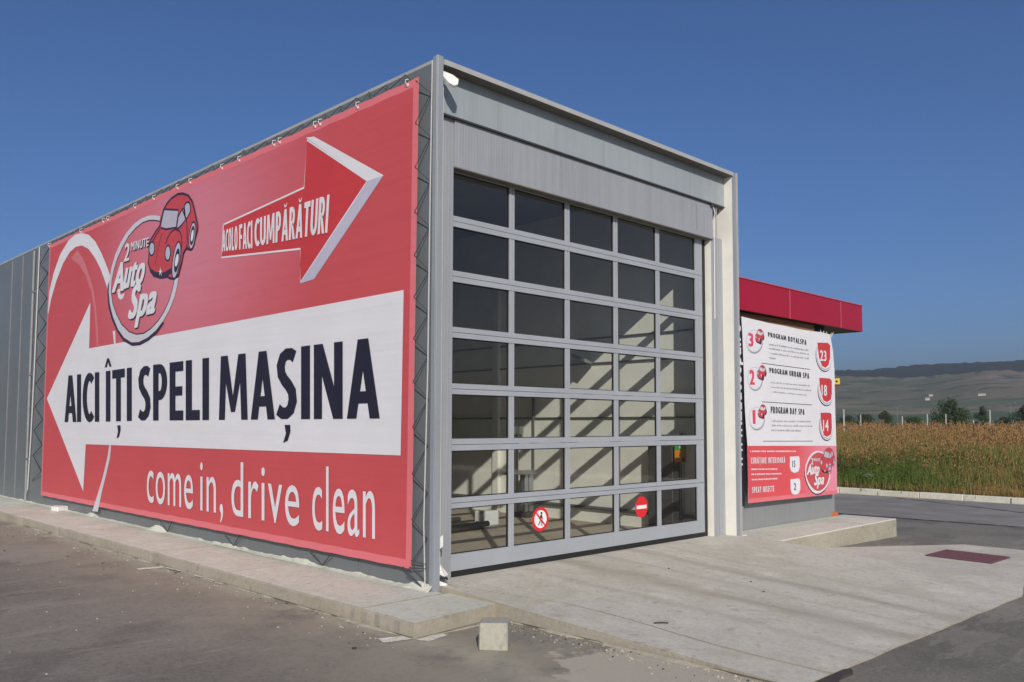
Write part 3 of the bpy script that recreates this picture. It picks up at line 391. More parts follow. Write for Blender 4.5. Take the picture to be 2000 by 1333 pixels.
# glass: clear sheet that lets the sun through
def glass_mat():
    m = bpy.data.materials.new('window_glass'); m.use_nodes = True; t = m.node_tree; t.nodes.clear()
    o = N(t, 'ShaderNodeOutputMaterial'); tr = N(t, 'ShaderNodeBsdfTransparent'); tr.inputs[0].default_value = (.87, .895, .89, 1)
    g = N(t, 'ShaderNodeBsdfGlossy'); g.inputs['Roughness'].default_value = .03; g.inputs[0].default_value = (.95, .90, .84, 1)
    lw = N(t, 'ShaderNodeLayerWeight'); lw.inputs[0].default_value = .5
    pw = N(t, 'ShaderNodeMath', operation='POWER'); t.links.new(lw.outputs['Facing'], pw.inputs[0]); pw.inputs[1].default_value = 4.0
    f = N(t, 'ShaderNodeMath', operation='MULTIPLY_ADD'); t.links.new(pw.outputs[0], f.inputs[0]); f.inputs[1].default_value = .9; f.inputs[2].default_value = .085
    b = N(t, 'ShaderNodeBump'); b.inputs['Strength'].default_value = .12; b.inputs['Distance'].default_value = .02
    t.links.new(noise(t, coords(t), 1.1, 2), b.inputs['Height']); t.links.new(b.outputs[0], g.inputs['Normal'])
    mx = N(t, 'ShaderNodeMixShader'); t.links.new(f.outputs[0], mx.inputs[0]); t.links.new(tr.outputs[0], mx.inputs[1]); t.links.new(g.outputs[0], mx.inputs[2])
    t.links.new(mx.outputs[0], o.inputs[0]); return m
M_glass = glass_mat()
V = dict(white=vinyl('print_white', (.80, .80, .84)), black=vinyl('print_black', (.022, .02, .04)), red=vinyl('print_red', (.62, .055, .062)),
         grey=vinyl('print_grey', (.56, .54, .66)), pale=vinyl('print_pale', (.66, .66, .72)), pink=vinyl('print_pink', (.68, .20, .22)),
         lightgrey=vinyl('print_glass', (.52, .50, .60)), cyan=vinyl('print_lamp', (.45, .56, .62)), dark=vinyl('print_dark', (.05, .03, .06)),
         carred=vinyl('print_car_red', (.60, .075, .09)), thin=vinyl('print_thin', (.34, .34, .40)),
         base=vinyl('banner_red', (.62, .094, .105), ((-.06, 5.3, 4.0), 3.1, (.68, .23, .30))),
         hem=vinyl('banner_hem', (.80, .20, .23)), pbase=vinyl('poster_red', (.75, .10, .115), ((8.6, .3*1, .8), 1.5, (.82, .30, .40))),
         redtext=vinyl('print_red_text', (.75, .08, .16)))
VK = list(V); VM = [V[k] for k in VK]; VI = {k: i for i, k in enumerate(VK)}

# ================================================================== GROUND
def gz(x): return -.12 - .16*min(max(x/9, 0), 1)
mb = MB()
XS = [-60, 0, 9, 17.05]
for a, b in zip(XS[:-1], XS[1:]):
    mb.quad((a, -70, gz(a)), (b, -70, gz(b)), (b, 90, gz(b)), (a, 90, gz(a)))
struct(mb.build('asphalt_yard', M_asph))
# smooth road strip
mb = MB()
mb.quad((11.95, -70, gz(12)+.004), (16.98, -70, gz(12)+.004), (16.98, 90, gz(12)+.004), (11.95, 90, gz(12)+.004))
struct(mb.build('road', M_road))
mb = MB()
def ribbon(mb, pts, wd, zf, jit=.3, mi=0):
    P = [Vector((a, b)) for a, b in pts]; Q = []
    for i in range(len(P)-1):
        n = max(2, int((P[i+1]-P[i]).length/.12))
        for k in range(n): Q.append(P[i].lerp(P[i+1], k/n))
    Q.append(P[-1]); L = []; S = []
    for k, p in enumerate(Q):
        d = (Q[min(k+1, len(Q)-1)]-Q[max(k-1, 0)]).normalized(); n = Vector((-d.y, d.x)); ww = wd/2*(1+random.uniform(-jit, jit)); o = n*wd*random.uniform(-jit, jit)*.5
        L.append(p+n*ww+o); S.append(p-n*ww+o)
    for k in range(len(Q)-1):
        mb.quad(*[(q.x, q.y, zf(q.x, q.y)) for q in (L[k], S[k], S[k+1], L[k+1])], mi)
ribbon(mb, [(11.9, 30), (11.95, 1.8), (12.05, -1.5), (12.1, -30)], .07, lambda x, y: gz(x)+.010, .5)
ribbon(mb, [(16.6, 2.4), (16.2, 1.6), (15.5, .3), (14.8, -.9), (13.6, -3)], .045, lambda x, y: gz(x)+.011, .5)
struct(mb.build('tar_seam', M_tar))
# far verge and kerb
mb = MB()
ys = np.arange(-40, 60, 1.0)
for y in ys:
    dz = random.uniform(-.012, .012); dx = random.uniform(-.015, .015)
    mb.box(17.0+dx, y+.006, -.5, 17.17+dx, y+.994, -.13+dz)
struct(mb.build('far_kerb', M_conc, bevel=.012))
# field
def fz(x, y): return -.17 + .010*min(max(x-17.2, 0), 60) + .03*math.sin(x*.7+y*.4)
xs = [17.165]+list(np.linspace(17.6, 60, 40))+[80, 110, 160, 240]; yl = list(np.linspace(-60, 110, 120))
vv = [(x, y, fz(x, y)) for x in xs for y in yl]; ff = [(i*120+j, (i+1)*120+j, (i+1)*120+j+1, i*120+j+1) for i in range(len(xs)-1) for j in range(119)]
mb = MB(); mb.v = vv; mb.f = ff; mb.m = [0]*len(ff)
m, t, p = newmat('field_soil'); v = coords(t)
c = ramp(t, noise(t, v, .8, 6, .65), [(.3, (.10, .085, .045)), (.5, (.20, .145, .08)), (.7, (.23, .20, .12))]); t.links.new(c, p.inputs['Base Color']); p.inputs['Roughness'].default_value = .95
bump(t, p, noise(t, v, 12, 5), .6, .05); M_soil = m
struct(mb.build('field', M_soil, smooth=True))
# low wide ground sheet under everything to the horizon
mb = MB(); mb.quad((-9000, -9000, -.62), (9000, -9000, -.62), (9000, 9000, -.62), (-9000, 9000, -.62))
struct(mb.build('ground', M_soil))

# hills: polar relief, forest on the ridge
AZ = [-20, 5, 14.3, 16.2, 17.7, 19.8, 21.2, 22.3, 24.5, 30, 45, 70]; EL = [.05, .06, .0647, .0643, .064, .0635, .0609, .0591, .0588, .05, .045, .04]
AF = [-20, 14.3, 16.2, 18.2, 20.2, 23.2, 24.5, 30, 70]; FE = [.045, .0539, .0554, .052, .0496, .0512, .0532, .045, .03]
azs = np.concatenate([np.arange(-100, -10, 3), np.arange(-10, 45, .22), np.arange(45, 260, 3)])
rs = np.concatenate([[240, 330, 430], np.arange(520, 2100, 60), np.arange(2100, 2760, 22), [2850, 3100, 3600]])
mb = MB(); na = len(azs); nr = len(rs)
# smooth pseudo noise
ph = rng.uniform(0, 6.28, 24); kx = rng.normal(0, 1, 24); ky = rng.normal(0, 1, 24)
def fbm(x, y, s):
    o = 0
    for i in range(24): o += math.sin((kx[i]*x+ky[i]*y)/s*(1+i*.35)+ph[i])/(1+i*.35)
    return o/3
HS = .6
for r in rs:
    for a in azs:
        ri = float(np.interp(a, AZ, EL)) if -20 < a < 70 else .042+.006*math.sin(a*.08)
        fe = float(np.interp(a, AF, FE)) if -20 < a < 70 else ri-.01
        zr = ri*2650; zf = fe*2200
        if r <= 2200: z = -.7 + zf*((max(r-240, 0))/1960)**1.6 + fbm(r*math.cos(R(a)), r*math.sin(R(a)), 260)*5*min(1, r/1500)*(1 if r < 1900 else .2)
        elif r <= 2650: z = zf + (zr-zf)*(r-2200)/450
        else: z = zr*(1-(r-2650)/1100)-(.0 if r < 2800 else 20)
        if r >= 2200 and r <= 2700: z += 3.0*rng.normal()*.5+3
        mb.v.append((r*HS*math.cos(R(a))-4.9, r*HS*math.sin(R(a))-5.9, z*HS))
for i in range(nr-1):
    for j in range(na-1):
        mb.f.append((i*na+j, (i+1)*na+j, (i+1)*na+j+1, i*na+j+1)); mb.m.append(1 if rs[i] >= 2195 else 0)
m, t, p = newmat('hill_fields')
vo = N(t, 'ShaderNodeTexVoronoi'); vo.inputs['Scale'].default_value = 1; vo.inputs['Randomness'].default_value = .9
t.links.new(coords(t, (.0085, .028, 0), (0, 0, R(24))), vo.inputs['Vector'])
sx = N(t, 'ShaderNodeSeparateColor'); t.links.new(vo.outputs['Color'], sx.inputs[0])
c = ramp(t, sx.outputs[0], [(0, (.33, .23, .19)), (.3, (.15, .16, .10)), (.48, (.36, .27, .22)), (.62, (.08, .15, .07)), (.8, (.24, .19, .15)), (1, (.11, .15, .09))])
c = mix(t, .25, c, ramp(t, noise(t, coords(t), .012, 6, .6), [(.35, (.10, .105, .075)), (.65, (.29, .215, .19))]))
c = mix(t, ramp(t, noise(t, coords(t, (.012, .04, 0), (0, 0, R(25))), 1., 6, .65), [(.55, 0), (.58, .8)]), c, (.04, .065, .05))
gs = N(t, 'ShaderNodeSeparateXYZ'); t.links.new(coords(t), gs.inputs[0])
c = mix(t, ramp(t, noise(t, coords(t, (.002, .012, 0)), 1., 3), [(.40, 0), (.46, .6)]), c, mix(t, .5, c, (.06, .11, .05)))
vl = N(t, 'ShaderNodeVectorMath', operation='LENGTH'); t.links.new(coords(t, (1, 1, 0)), vl.inputs[0])
mr = N(t, 'ShaderNodeMapRange'); mr.inputs[1].default_value = 405; mr.inputs[2].default_value = 440; mr.inputs[3].default_value = .8; mr.inputs[4].default_value = 0
t.links.new(vl.outputs['Value'], mr.inputs[0]); c = mix(t, mr.outputs[0], c, (.05, .11, .055))
t.links.new(c, p.inputs['Base Color']); p.inputs['Roughness'].default_value = 1; M_hill = m
M_forest = mk('forest_canopy', (.012, .036, .046), 1, .35, .05, bs=0)
struct(mb.build('hills', [M_hill, M_forest], smooth=True))

# ================================================================== PAVEMENT beside the building
SL = [-.80, -.09, 2.25, 4.12, 5.87, 7.45, 9.17, 11.1, 12.9, 14.7, 16.5, 18.3, 20.1, 22]
mb = MB()
for k in range(len(SL)-1):
    g = .012 if k not in (5, 9) else .022
    e = [random.uniform(-.006, .004) for _ in range(4)]
    y0, y1 = SL[k]+g, SL[k+1]-g; x0 = -.865+random.uniform(-.008, .008); xr = .095 if k == 0 else .02
    n = 8; i = len(mb.v); zt = lambda u, v: e[0]*(1-u)*(1-v)+e[1]*u*(1-v)+e[2]*u*v+e[3]*(1-u)*v
    # slab with a slightly chipped outer edge
    top = []
    for j in range(n+1):
        v_ = j/n; y = y0+(y1-y0)*v_; ch = random.uniform(0, .014)
        top.append([(x0+ch, y, -.012+zt(0, v_)), (x0+.02+ch, y, zt(0, v_)), (xr, y+(.09 if k == 0 and j == 0 else 0), zt(1, v_)), (x0+ch*.4, y, -.40)])
    for j in range(n):
        a, b = top[j], top[j+1]
        mb.quad(a[1], a[2], b[2], b[1]); mb.quad(a[0], a[1], b[1], b[0], 1); mb.quad(a[3], a[0], b[0], b[3], 1)
    a = top[0]; mb.poly([a[3], a[0], a[1], a[2], (a[2][0], a[2][1], -.40)][::-1], 1); a = top[-1]; mb.poly([a[3], a[0], a[1], a[2], (a[2][0], a[2][1], -.40)], 1)
# mortar smeared along the foot of the wall
prev = None; y = .02
while y < 20:
    h = .015+.05*max(0, fbm(y*3, 2, 1.1))+random.uniform(0, .008); d = .03+.05*max(0, fbm(y*2, 9, 1.2))
    cur = ((-.004, y, h), (-.02-d*.3, y, h*.5), (-.03-d, y, .003))
    if prev: mb.quad(prev[0], prev[1], cur[1], cur[0]); mb.quad(prev[1], prev[2], cur[2], cur[1])
    prev = cur; y += .07
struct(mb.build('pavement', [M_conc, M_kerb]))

# ================================================================== RAMP
def rz(x, y):
    g = gz(x)+.012; s = min(max(-y/3.37, 0), 1); z = .046*(1-s)+g*s
    if x > 5.27 and y < -.4:
        q = min(1, (x-5.27)/1.05); q = q*q*(3-2*q); z = z*(1-q)+g*q
    return z
mb = MB()
def youter(x): return -3.38+.012*fbm(x*3, 1, .8)+(0 if x < 4.8 else (x-4.8)*.24)
def ytop(x): return .42 if x <= 5.27 else (-.45 if x < 6.9 else -.45-(x-6.9)*.55)
def gx(y): return .12+.40*min(max((.1-y)/1.2, 0), 1)**.8+.03*math.sin(y*3)        # groove between strip and slab
rows = [0, .04]+list(np.linspace(.1, 1, 34))
def rgrid(xf0, xf1, cols, split):
    G = []
    for r_ in rows:
        row = []
        for c_ in cols:
            xa = split(c_, r_); y = ytop(xa)*(1-r_)+youter(xa)*r_ ; row.append((xa, y, rz(xa, y)))
        G.append(row)
    for i in range(len(G)-1):
        for j in range(len(G[0])-1): mb.quad(G[i][j], G[i+1][j], G[i+1][j+1], G[i][j+1])
    return G
yA = lambda r_: .42*(1-r_)-3.38*r_
G1 = rgrid(0, 0, np.linspace(0, 1, 4), lambda c_, r_: (.07+.02*math.sin(r_*9)*.3)*(1-c_)+(gx(yA(r_))-.014)*c_)
G2 = rgrid(0, 0, np.linspace(0, 1, 22), lambda c_, r_: (gx(yA(r_))+.014)*(1-c_)+5.27*c_)
G3 = rgrid(0, 0, np.linspace(5.2701, 8.9, 20), lambda c_, r_: c_)
for G, k in ((G1, 0), (G2, 0), (G1, -1)):                                # side skirts
    for i in range(len(G)-1):
        a, b = G[i][k], G[i+1][k]; mb.quad(a, b, (b[0], b[1], b[2]-.3 if k == 0 and G is G1 else b[2]-.03), (a[0], a[1], a[2]-.3 if k == 0 and G is G1 else a[2]-.03), 1)
for G in (G1, G2, G3):
    for j in range(len(G[0])-1):
        a, b = G[-1][j], G[-1][j+1]; mb.quad(a, b, (b[0], b[1], b[2]-.06), (a[0], a[1], a[2]-.06), 1)
for i in range(len(G1)-1):                                               # floor of the groove
    a, b, c_, d = G1[i][-1], G1[i+1][-1], G2[i+1][0], G2[i][0]
    mb.quad(*[(q[0], q[1], q[2]-.018) for q in (a, b, c_, d)], 2)
struct(mb.build('concrete_ramp', [M_ramp, M_kerb, M_dark]))
# ragged cement skirt along kerb foot
mb = MB()
def crumb(path, zf, w0, mi=0):
    for (xa, ya), (xb, yb) in zip(path[:-1], path[1:]):
        L = math.hypot(xb-xa, yb-ya); n = int(L/.05); pr = None
        nx, ny = (yb-ya)/L, -(xb-xa)/L
        for k in range(n+1):
            u = k/n; x = xa+(xb-xa)*u; y = ya+(yb-ya)*u; ww = w0*max(.05, .5+fbm(x*4, y*4, .9)+random.uniform(-.15, .15)); z = zf(x)
            cur = ((x-nx*.02, y-ny*.02, z+.018), (x+nx*ww*.5, y+ny*ww*.5, z+.014), (x+nx*ww, y+ny*ww, z+.002))
            if pr: mb.quad(pr[0], pr[1], cur[1], cur[0], mi); mb.quad(pr[1], pr[2], cur[2], cur[1], mi)
            pr = cur
crumb([(.07, -3.4), (.06, -.84)], gz, -.06); crumb([(.06, -.80), (-.86, -.82)], gz, -.03); crumb([(-.87, -.8), (-.87, 9)], gz, -.045)
struct(mb.build('cement_residue', M_kerb))

# ================================================================== CAR WASH BUILDING
H = 4.88; W = 5.24; LB = 20.0
bld = thing('car_wash_building', 'tall grey box-shaped car wash hall with big glazed sectional door', 'building')
mb = MB()                                                               # banner-side wall in cladding panels
ps = [.07]+[.07+1.11*k for k in range(1, 18)]+[LB]
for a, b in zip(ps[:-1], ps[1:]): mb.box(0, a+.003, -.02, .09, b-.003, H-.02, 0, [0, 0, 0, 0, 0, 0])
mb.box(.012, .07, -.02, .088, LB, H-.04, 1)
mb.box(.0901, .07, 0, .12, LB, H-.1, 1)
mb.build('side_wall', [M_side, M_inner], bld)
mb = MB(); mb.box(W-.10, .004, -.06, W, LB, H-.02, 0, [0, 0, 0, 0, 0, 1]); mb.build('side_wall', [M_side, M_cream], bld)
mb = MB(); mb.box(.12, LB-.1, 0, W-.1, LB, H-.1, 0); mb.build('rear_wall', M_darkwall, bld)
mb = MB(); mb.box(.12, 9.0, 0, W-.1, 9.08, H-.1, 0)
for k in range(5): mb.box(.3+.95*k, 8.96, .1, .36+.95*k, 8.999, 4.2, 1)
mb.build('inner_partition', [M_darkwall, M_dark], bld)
mb = MB(); mb.box(.12, .30, -.04, W-.1, LB-.1, .021); mb.build('hall_floor', concrete_mat('hall_floor', (.50, .43, .34)), bld)
mb = MB(); mb.box(.06, .0185, H-.045, W-.1, .30, H-.01); mb.box(.06, .3001, H-.045, W-.1, LB, H-.01, 1); mb.build('roof', [M_under, M_trim], bld)
mb = MB(); mb.box(.06, -.012, H-.045, W-.0995, .018, H+.005, 0, [1, 0, 0, 0, 0, 0]); mb.box(.0, .07, H-.019, .12, LB, H+.012, 0)
mb.build('roof_trim', [M_capt, M_under], bld)
# corner posts
mb = MB(); mb.box(-.012, -.004, -.03, .055, .069, H+.03, 0); mb.box(-.018, .006, -.03, -.0121, .02, H+.03, 0); mb.build('corner_post', M_trim, bld, bevel=.004)
mb = MB(); mb.box(W-.105, -.006, -.09, W-.028, .0035, H+.004, 0); mb.box(W-.028, -.012, -.09, W+.01, .03, H+.012, 1); mb.build('corner_post', [M_trim, M_capt], bld)
# front piers
mb = MB(); mb.box(.09, .17, -.02, .335, .27, 4.0, 0); mb.box(.17, .163, -.02, .20, .1699, 4.45, 0); mb.build('front_pier', M_lint, bld)
mb = MB(); mb.box(4.86, .17, -.05, W-.1001, .27, 4.0, 0, [0, 0, 0, 0, 0, 1]); mb.box(4.98, .164, -.05, 5.0, .1699, 4.45, 0); mb.build('front_pier', [M_lint, M_cream], bld)
# fascia panel band with seams
mb = MB(); zb, zt_ = 4.44, H-.046
sx = [.06, .90, 1.76, 2.57, 3.47, 4.33, W-.1002]
for a, b in zip(sx[:-1], sx[1:]):
    mb.box(a+.0015, .130, zb, b-.0015, .168, zt_)
for s_ in sx[1:-1]:
    mb.box(s_-.020, .1275, zb+.02, s_-.013, .1299, zt_-.1, 1); mb.box(s_+.012, .1275, zb+.02, s_+.018, .1299, zt_-.1, 1)
mb.box(.06, .123, zb-.016, W-.1003, .17, zb-.0005, 2)
mb.build('fascia_panel', [M_front, M_trim, M_dark], bld)
# lintel box above the door
mb = MB(); zl = 3.965
lx = [.3355, 1.1, 1.86, 2.62, 3.38, 4.14, 4.885]
mb.box(.092, .172, zl, .334, .24, zb-.017)
for a, b in zip(lx[:-1], lx[1:]): mb.box(a+.001, .155, zl, b-.001, .24, zb-.017, 0)
for k in range(26):
    x = random.uniform(.36, 4.86); mb.box(x, .1535, zl+.02+random.uniform(0, .05), x+random.uniform(.003, .006), .1549, zb-.03-random.uniform(0, .06), 0)
mb.box(.3355, .1505, zl-.012, 4.885, .245, zl-.0005, 1)
mb.build('lintel_panel', [M_lint, M_under], bld)
mb = MB(); mb.tube([(4.83, .16, 4.40), (4.87, .13, 4.38), (4.905, .13, 4.31), (4.91, .150, 4.26), (4.91, .155, 2.9)], .007, 6); mb.tube([(4.845, .17, 4.41), (4.845, .12, 4.40)], .025, 8, 1)
mb.build('cable_bracket', [M_white, M_dark], bld)

# sectional door
door = MB(); YD = .255
rails = [(.105, .262), (.695, .795), (1.243, 1.357), (1.785, 1.888), (2.331, 2.434), (2.873, 2.982), (3.414, 3.519), (3.95, 4.05)]
mull = [(1.183, 1.257), (2.048, 2.125), (2.904, 2.981), (3.742, 3.82)]
for i, (a, b) in enumerate(rails):
    if 0 < i < 7:
        mmid = (a+b)/2; door.box(.30, YD, a, 4.772, YD+.045, mmid-.0025); door.box(.30, YD, mmid+.0025, 4.772, YD+.045, b)
    else: door.box(.30, YD, a, 4.772, YD+.045, b)
for i in range(7):
    z0, z1 = rails[i][1]+.0005, rails[i+1][0]-.0005
    door.box(.301, YD+.001, z0, .405, YD+.044, z1); door.box(4.612, YD+.001, z0, 4.771, YD+.044, z1)
    for a, b in mull:
        door.box(a, YD+.006, z0, (a+b)/2-.006, YD+.043, z1); door.box((a+b)/2+.006, YD+.006, z0, b, YD+.043, z1); door.box((a+b)/2-.006, YD+.012, z0, (a+b)/2+.006, YD+.04, z1)
    # dark glazing gaskets
    xs_ = [.405]+[q for ab in mull for q in ab]+[4.612]
    for k in range(0, 10, 2):
        xa, xb = xs_[k], xs_[k+1]
        door.box(xa, YD+.016, z1-.010, xb, YD+.036, z1-.0003, 1); door.box(xa, YD+.016, z0+.0003, xb, YD+.036, z0+.007, 1)
        door.box(xb-.009, YD+.016, z0+.0071, xb-.0003, YD+.036, z1-.0101, 1); door.box(xa+.0003, YD+.016, z0+.0071, xa+.006, YD+.036, z1-.0101, 1)
dobj = door.build('sectional_door', [M_alu, M_black], bld)
mb = MB()
for i in range(7):
    z0, z1 = rails[i][1]+.001, rails[i+1][0]-.001
    for k in range(0, 10, 2): mb.quad((xs_[k]+.001, YD+.026, z0), (xs_[k+1]-.001, YD+.026, z0), (xs_[k+1]-.001, YD+.026, z1), (xs_[k]+.001, YD+.026, z1))
mb.build('glass', M_glass, dobj)
mb = MB(); mb.box(.31, YD+.004, .048, 4.76, YD+.04, .1045); mb.build('bottom_seal', M_black, dobj)
mb = MB(); mb.box(4.774, YD+.01, .02, 4.858, YD+.05, 4.0, 0); mb.build('track_gap', M_black, dobj)

# wall rails, pipes and lamp inside the hall
mb = MB()
for z in (1.60, 2.43, 2.81): mb.tube([(5.115, .5, z), (5.115, 8.9, z-.01)], .014, 6)
mb.tube([(5.1, .6, .24), (5.1, 8.9, .24)], .03, 6)
mb.tube([(5.10, 3.66, 1.95), (5.10, 3.66, .7)], .022, 6, 0); mb.box(5.06, 4.45, .05, 5.13, 4.58, 3.9, 1); mb.box(5.06, 6.6, .05, 5.13, 6.8, 4.2, 0)
mb.build('wall_rail', [M_darkwall, M_cream], bld)
for nm, (y0, z0), lab in (('strip_lamp', (2.45, 2.42), None),):
    mb = MB(); mb.prism([(4.78, 2.30, 2.43), (5.1, 2.42, 2.40), (5.1, 2.80, 2.50), (4.78, 2.55, 2.52)], (0, 0, .05)); mb.build('strip_lamp', M_steel, bld)

# ---- wash machinery (each stands on the hall floor)
g = thing('wash_column', 'grey steel post with a crosswise arm standing by the inner wall behind the door glass', 'machine column', (4.93, 3.66, .02))
mb = MB(); mb.box(4.85, 3.60, .1, 4.93, 3.72, .70); mb.box(4.95, 3.60, .1, 5.05, 3.72, .70); mb.build('post', M_steel, g, bevel=.006)
mb = MB(); mb.box(4.46, 3.58, .70, 5.12, 3.74, .76); mb.build('arm', M_steel, g, bevel=.01)
mb = MB(); mb.box(4.80, 3.52, .021, 5.08, 3.80, .1); mb.build('foot', M_dark, g, bevel=.006)
g = thing('control_post', 'thin grey post with a small camera box beside the wash column', 'camera post', (4.95, 3.9, .02))
mb = MB(); mb.tube([(4.98, 3.9, .02), (4.98, 3.9, 1.34)], .018, 8); mb.build('pole', M_steel, g)
mb = MB(); mb.box(4.84, 3.84, 1.335, 5.06, 3.96, 1.46); mb.tube([(4.86, 3.9, 1.46), (4.86, 3.9, 1.52)], .03, 8, 1); mb.build('housing', [M_steel, mk('amber', (.7, .45, .03))], g)
g = thing('floor_box', 'white box-shaped nozzle unit on the hall floor behind the lowest left pane', 'floor unit', (3.65, 3.2, .02))
mb = MB(); mb.box(3.50, 3.10, .021, 3.80, 3.32, .24); mb.build('housing', M_white, g, bevel=.02)
mb = MB(); mb.tube([(3.2, 3.0, .07), (3.45, 3.2, .07)], .035, 8); mb.build('pipe', M_dark, g)
g = thing('conveyor_guide', 'brown steel wheel guide lying on the hall floor at the far left of the glass', 'wheel guide', (3.0, 3.1, .02))
mb = MB(); mb.prism([(2.6, 2.85, .021), (3.35, 2.95, .021), (3.35, 3.35, .021), (2.6, 3.35, .021)], (0, 0, .06)); mb.build('plate', mk('rusty_brown', (.14, .09, .055), .7, .3, 15), g)
mb = MB(); mb.tube([(2.5, 2.8, .10), (3.38, 2.90, .10)], .04, 8); mb.tube([(2.5, 3.4, .12), (3.3, 3.42, .12)], .04, 8); mb.build('guide_rail', M_dark, g)
g = thing('brush_gantry', 'tall wash gantry with hanging brushes in the dark end of the hall', 'wash gantry', (3.2, 7.2, .02))
M_gan = mk('gantry_grey', (.30, .31, .31), .5)
for a in (4.6, .6): mb = MB(); mb.box(a, 6.9, .021, a+.38, 7.5, 3.3); mb.build('upright', M_gan, g, bevel=.03)
mb = MB(); mb.box(.6, 6.95, 3.3, 4.98, 7.45, 3.75); mb.build('crossbeam', mk('gantry_blue', (.08, .11, .12), .5), g, bevel=.03)
for q in (1.4, 4.15):
    mb = MB()
    for k in range(26):
        a = k*.242; mb.prism([(q+.1*math.cos(a), 6.6+.1*math.sin(a), .3), (q+.34*math.cos(a), 6.6+.34*math.sin(a), .32), (q+.33*math.cos(a+.12), 6.6+.33*math.sin(a+.12), 2.2), (q+.1*math.cos(a), 6.6+.1*math.sin(a), 2.2)], (.01, .01, 0))
    mb.tube([(q, 6.6, .25), (q, 6.6, 3.3)], .06, 8); mb.build('brush', mk('brush_fibre', (.12, .14, .15), .8), g)
g = thing('control_cabinet', 'dark grey control cabinet behind the right-hand glass column', 'cabinet', (5.0, .72, .02))
mb = MB(); mb.box(4.90, .84, .021, 5.13, 1.25, 1.26); mb.build('cabinet_body', mk('cabinet_grey', (.06, .062, .062), .5), g, bevel=.008)
mb = MB(); mb.box(4.92, .829, .1, 5.11, .8399, .95); mb.build('cabinet_door', M_dark, g)
mb = MB(); mb.tube([(5.02, .79, .22), (5.02, .79, 1.2)], .006, 6); mb.tube([(5.11, .79, .22), (5.11, .79, 1.2)], .006, 6); mb.build('hanging_rod', M_steel, g)
mb = MB(); mb.box(4.80, .76, 1.335, 5.135, .94, 1.36); mb.box(5.0, .77, 1.361, 5.06, .83, 1.385); mb.build('shelf', M_steel, g)
g = thing('notice_board', 'small green and orange notice plate hanging by the cabinet behind the glass', 'notice', (4.99, .77, 1.1))
mb = MB(); mb.box(4.86, .765, .985, 5.125, .775, 1.15, 0); mb.box(4.86, .765, 1.151, 5.125, .775, 1.235, 1)
mb.tube([(5.05, .764, 1.02), (5.05, .76, 1.02)], .035, 12, 2); mb.prism([(4.97, .7638, 1.12), (4.99, .7638, 1.06), (4.95, .7638, 1.06)], (0, -.002, 0), 2); mb.tube([(4.97, .764, 1.19), (4.97, .76, 1.19)], .02, 10, 3)
mb.build('plate', [mk('orange_print', (.75, .28, .02), .5), mk('green_print', (.04, .42, .10), .5), M_dark, M_white], g)

# ---- round stickers on the door glass
M_sred = mk('sticker_red', (.72, .02, .03), .4, .03, 3, bs=0); M_swh = mk('sticker_white', (.85, .85, .85), .4, .02, 3, bs=0); M_sbk = mk('sticker_black', (.02, .02, .02), .4, 0, 3, bs=0)
def disc(mb, x, z, r, y, mi, n=36, th=.0012): mb.prism([(x+r*math.cos(2*math.pi*k/n), y, z+r*math.sin(2*math.pi*k/n)) for k in range(n)], (0, -th, 0), mi)
s1 = thing('no_pedestrians_sticker', 'round white sticker with red ring and walking man crossed out on the door glass', 'sticker', (1.672, YD+.025, .40), 'round warning stickers on the door')
mb = MB(); yS = YD+.0255; cx, cz = 1.672, .50; disc(mb, cx, cz, .127, yS, 0); disc(mb, cx, cz, .094, yS-.0015, 1); mb.build('disc', [M_sred, M_swh], s1)
mb = MB(); yM = yS-.003
for pts, wd in (([(.012, .045), (.0, .0)], .026), ([(.0, .002), (.016, -.03), (.02, -.072)], .013), ([(.0, .002), (-.012, -.03), (-.032, -.062)], .013), ([(.01, .035), (.03, .012), (.034, -.008)], .010), ([(.004, .035), (-.018, .018), (-.026, .0)], .010)):
    for a, b in zip(pts[:-1], pts[1:]):
        d = (Vector(b)-Vector(a)).normalized(); n = Vector((-d.y, d.x))*wd/2
        mb.prism([(cx+q.x, yM, cz+q.y) for q in (Vector(a)+n, Vector(a)-n, Vector(b)-n, Vector(b)+n)], (0, -.0006, 0), 0)
disc(mb, cx+.014, cz+.062, .0135, yM, 0, 16, .0006); mb.build('walking_figure', M_sbk, s1)
mb = MB(); d = Vector((.70, -.714)); n = Vector((.714, .70))*.0095
mb.prism([(cx+q.x, yM-.001, cz+q.y) for q in (-d*.1+n, -d*.1-n, d*.1-n, d*.1+n)], (0, -.0008, 0)); mb.build('cross_bar', M_sred, s1)
s2 = thing('no_entry_sticker', 'round red no-entry sticker with white bar on the door glass', 'sticker', (3.44, YD+.025, .40), 'round warning stickers on the door')
mb = MB(); cx, cz = 3.44, .512; disc(mb, cx, cz, .126, yS, 0); mb.build('disc', M_sred, s2)
mb = MB(); mb.box(cx-.098, yS-.003, cz-.021, cx+.098, yS-.0014, cz+.021); mb.build('bar', M_swh, s2)

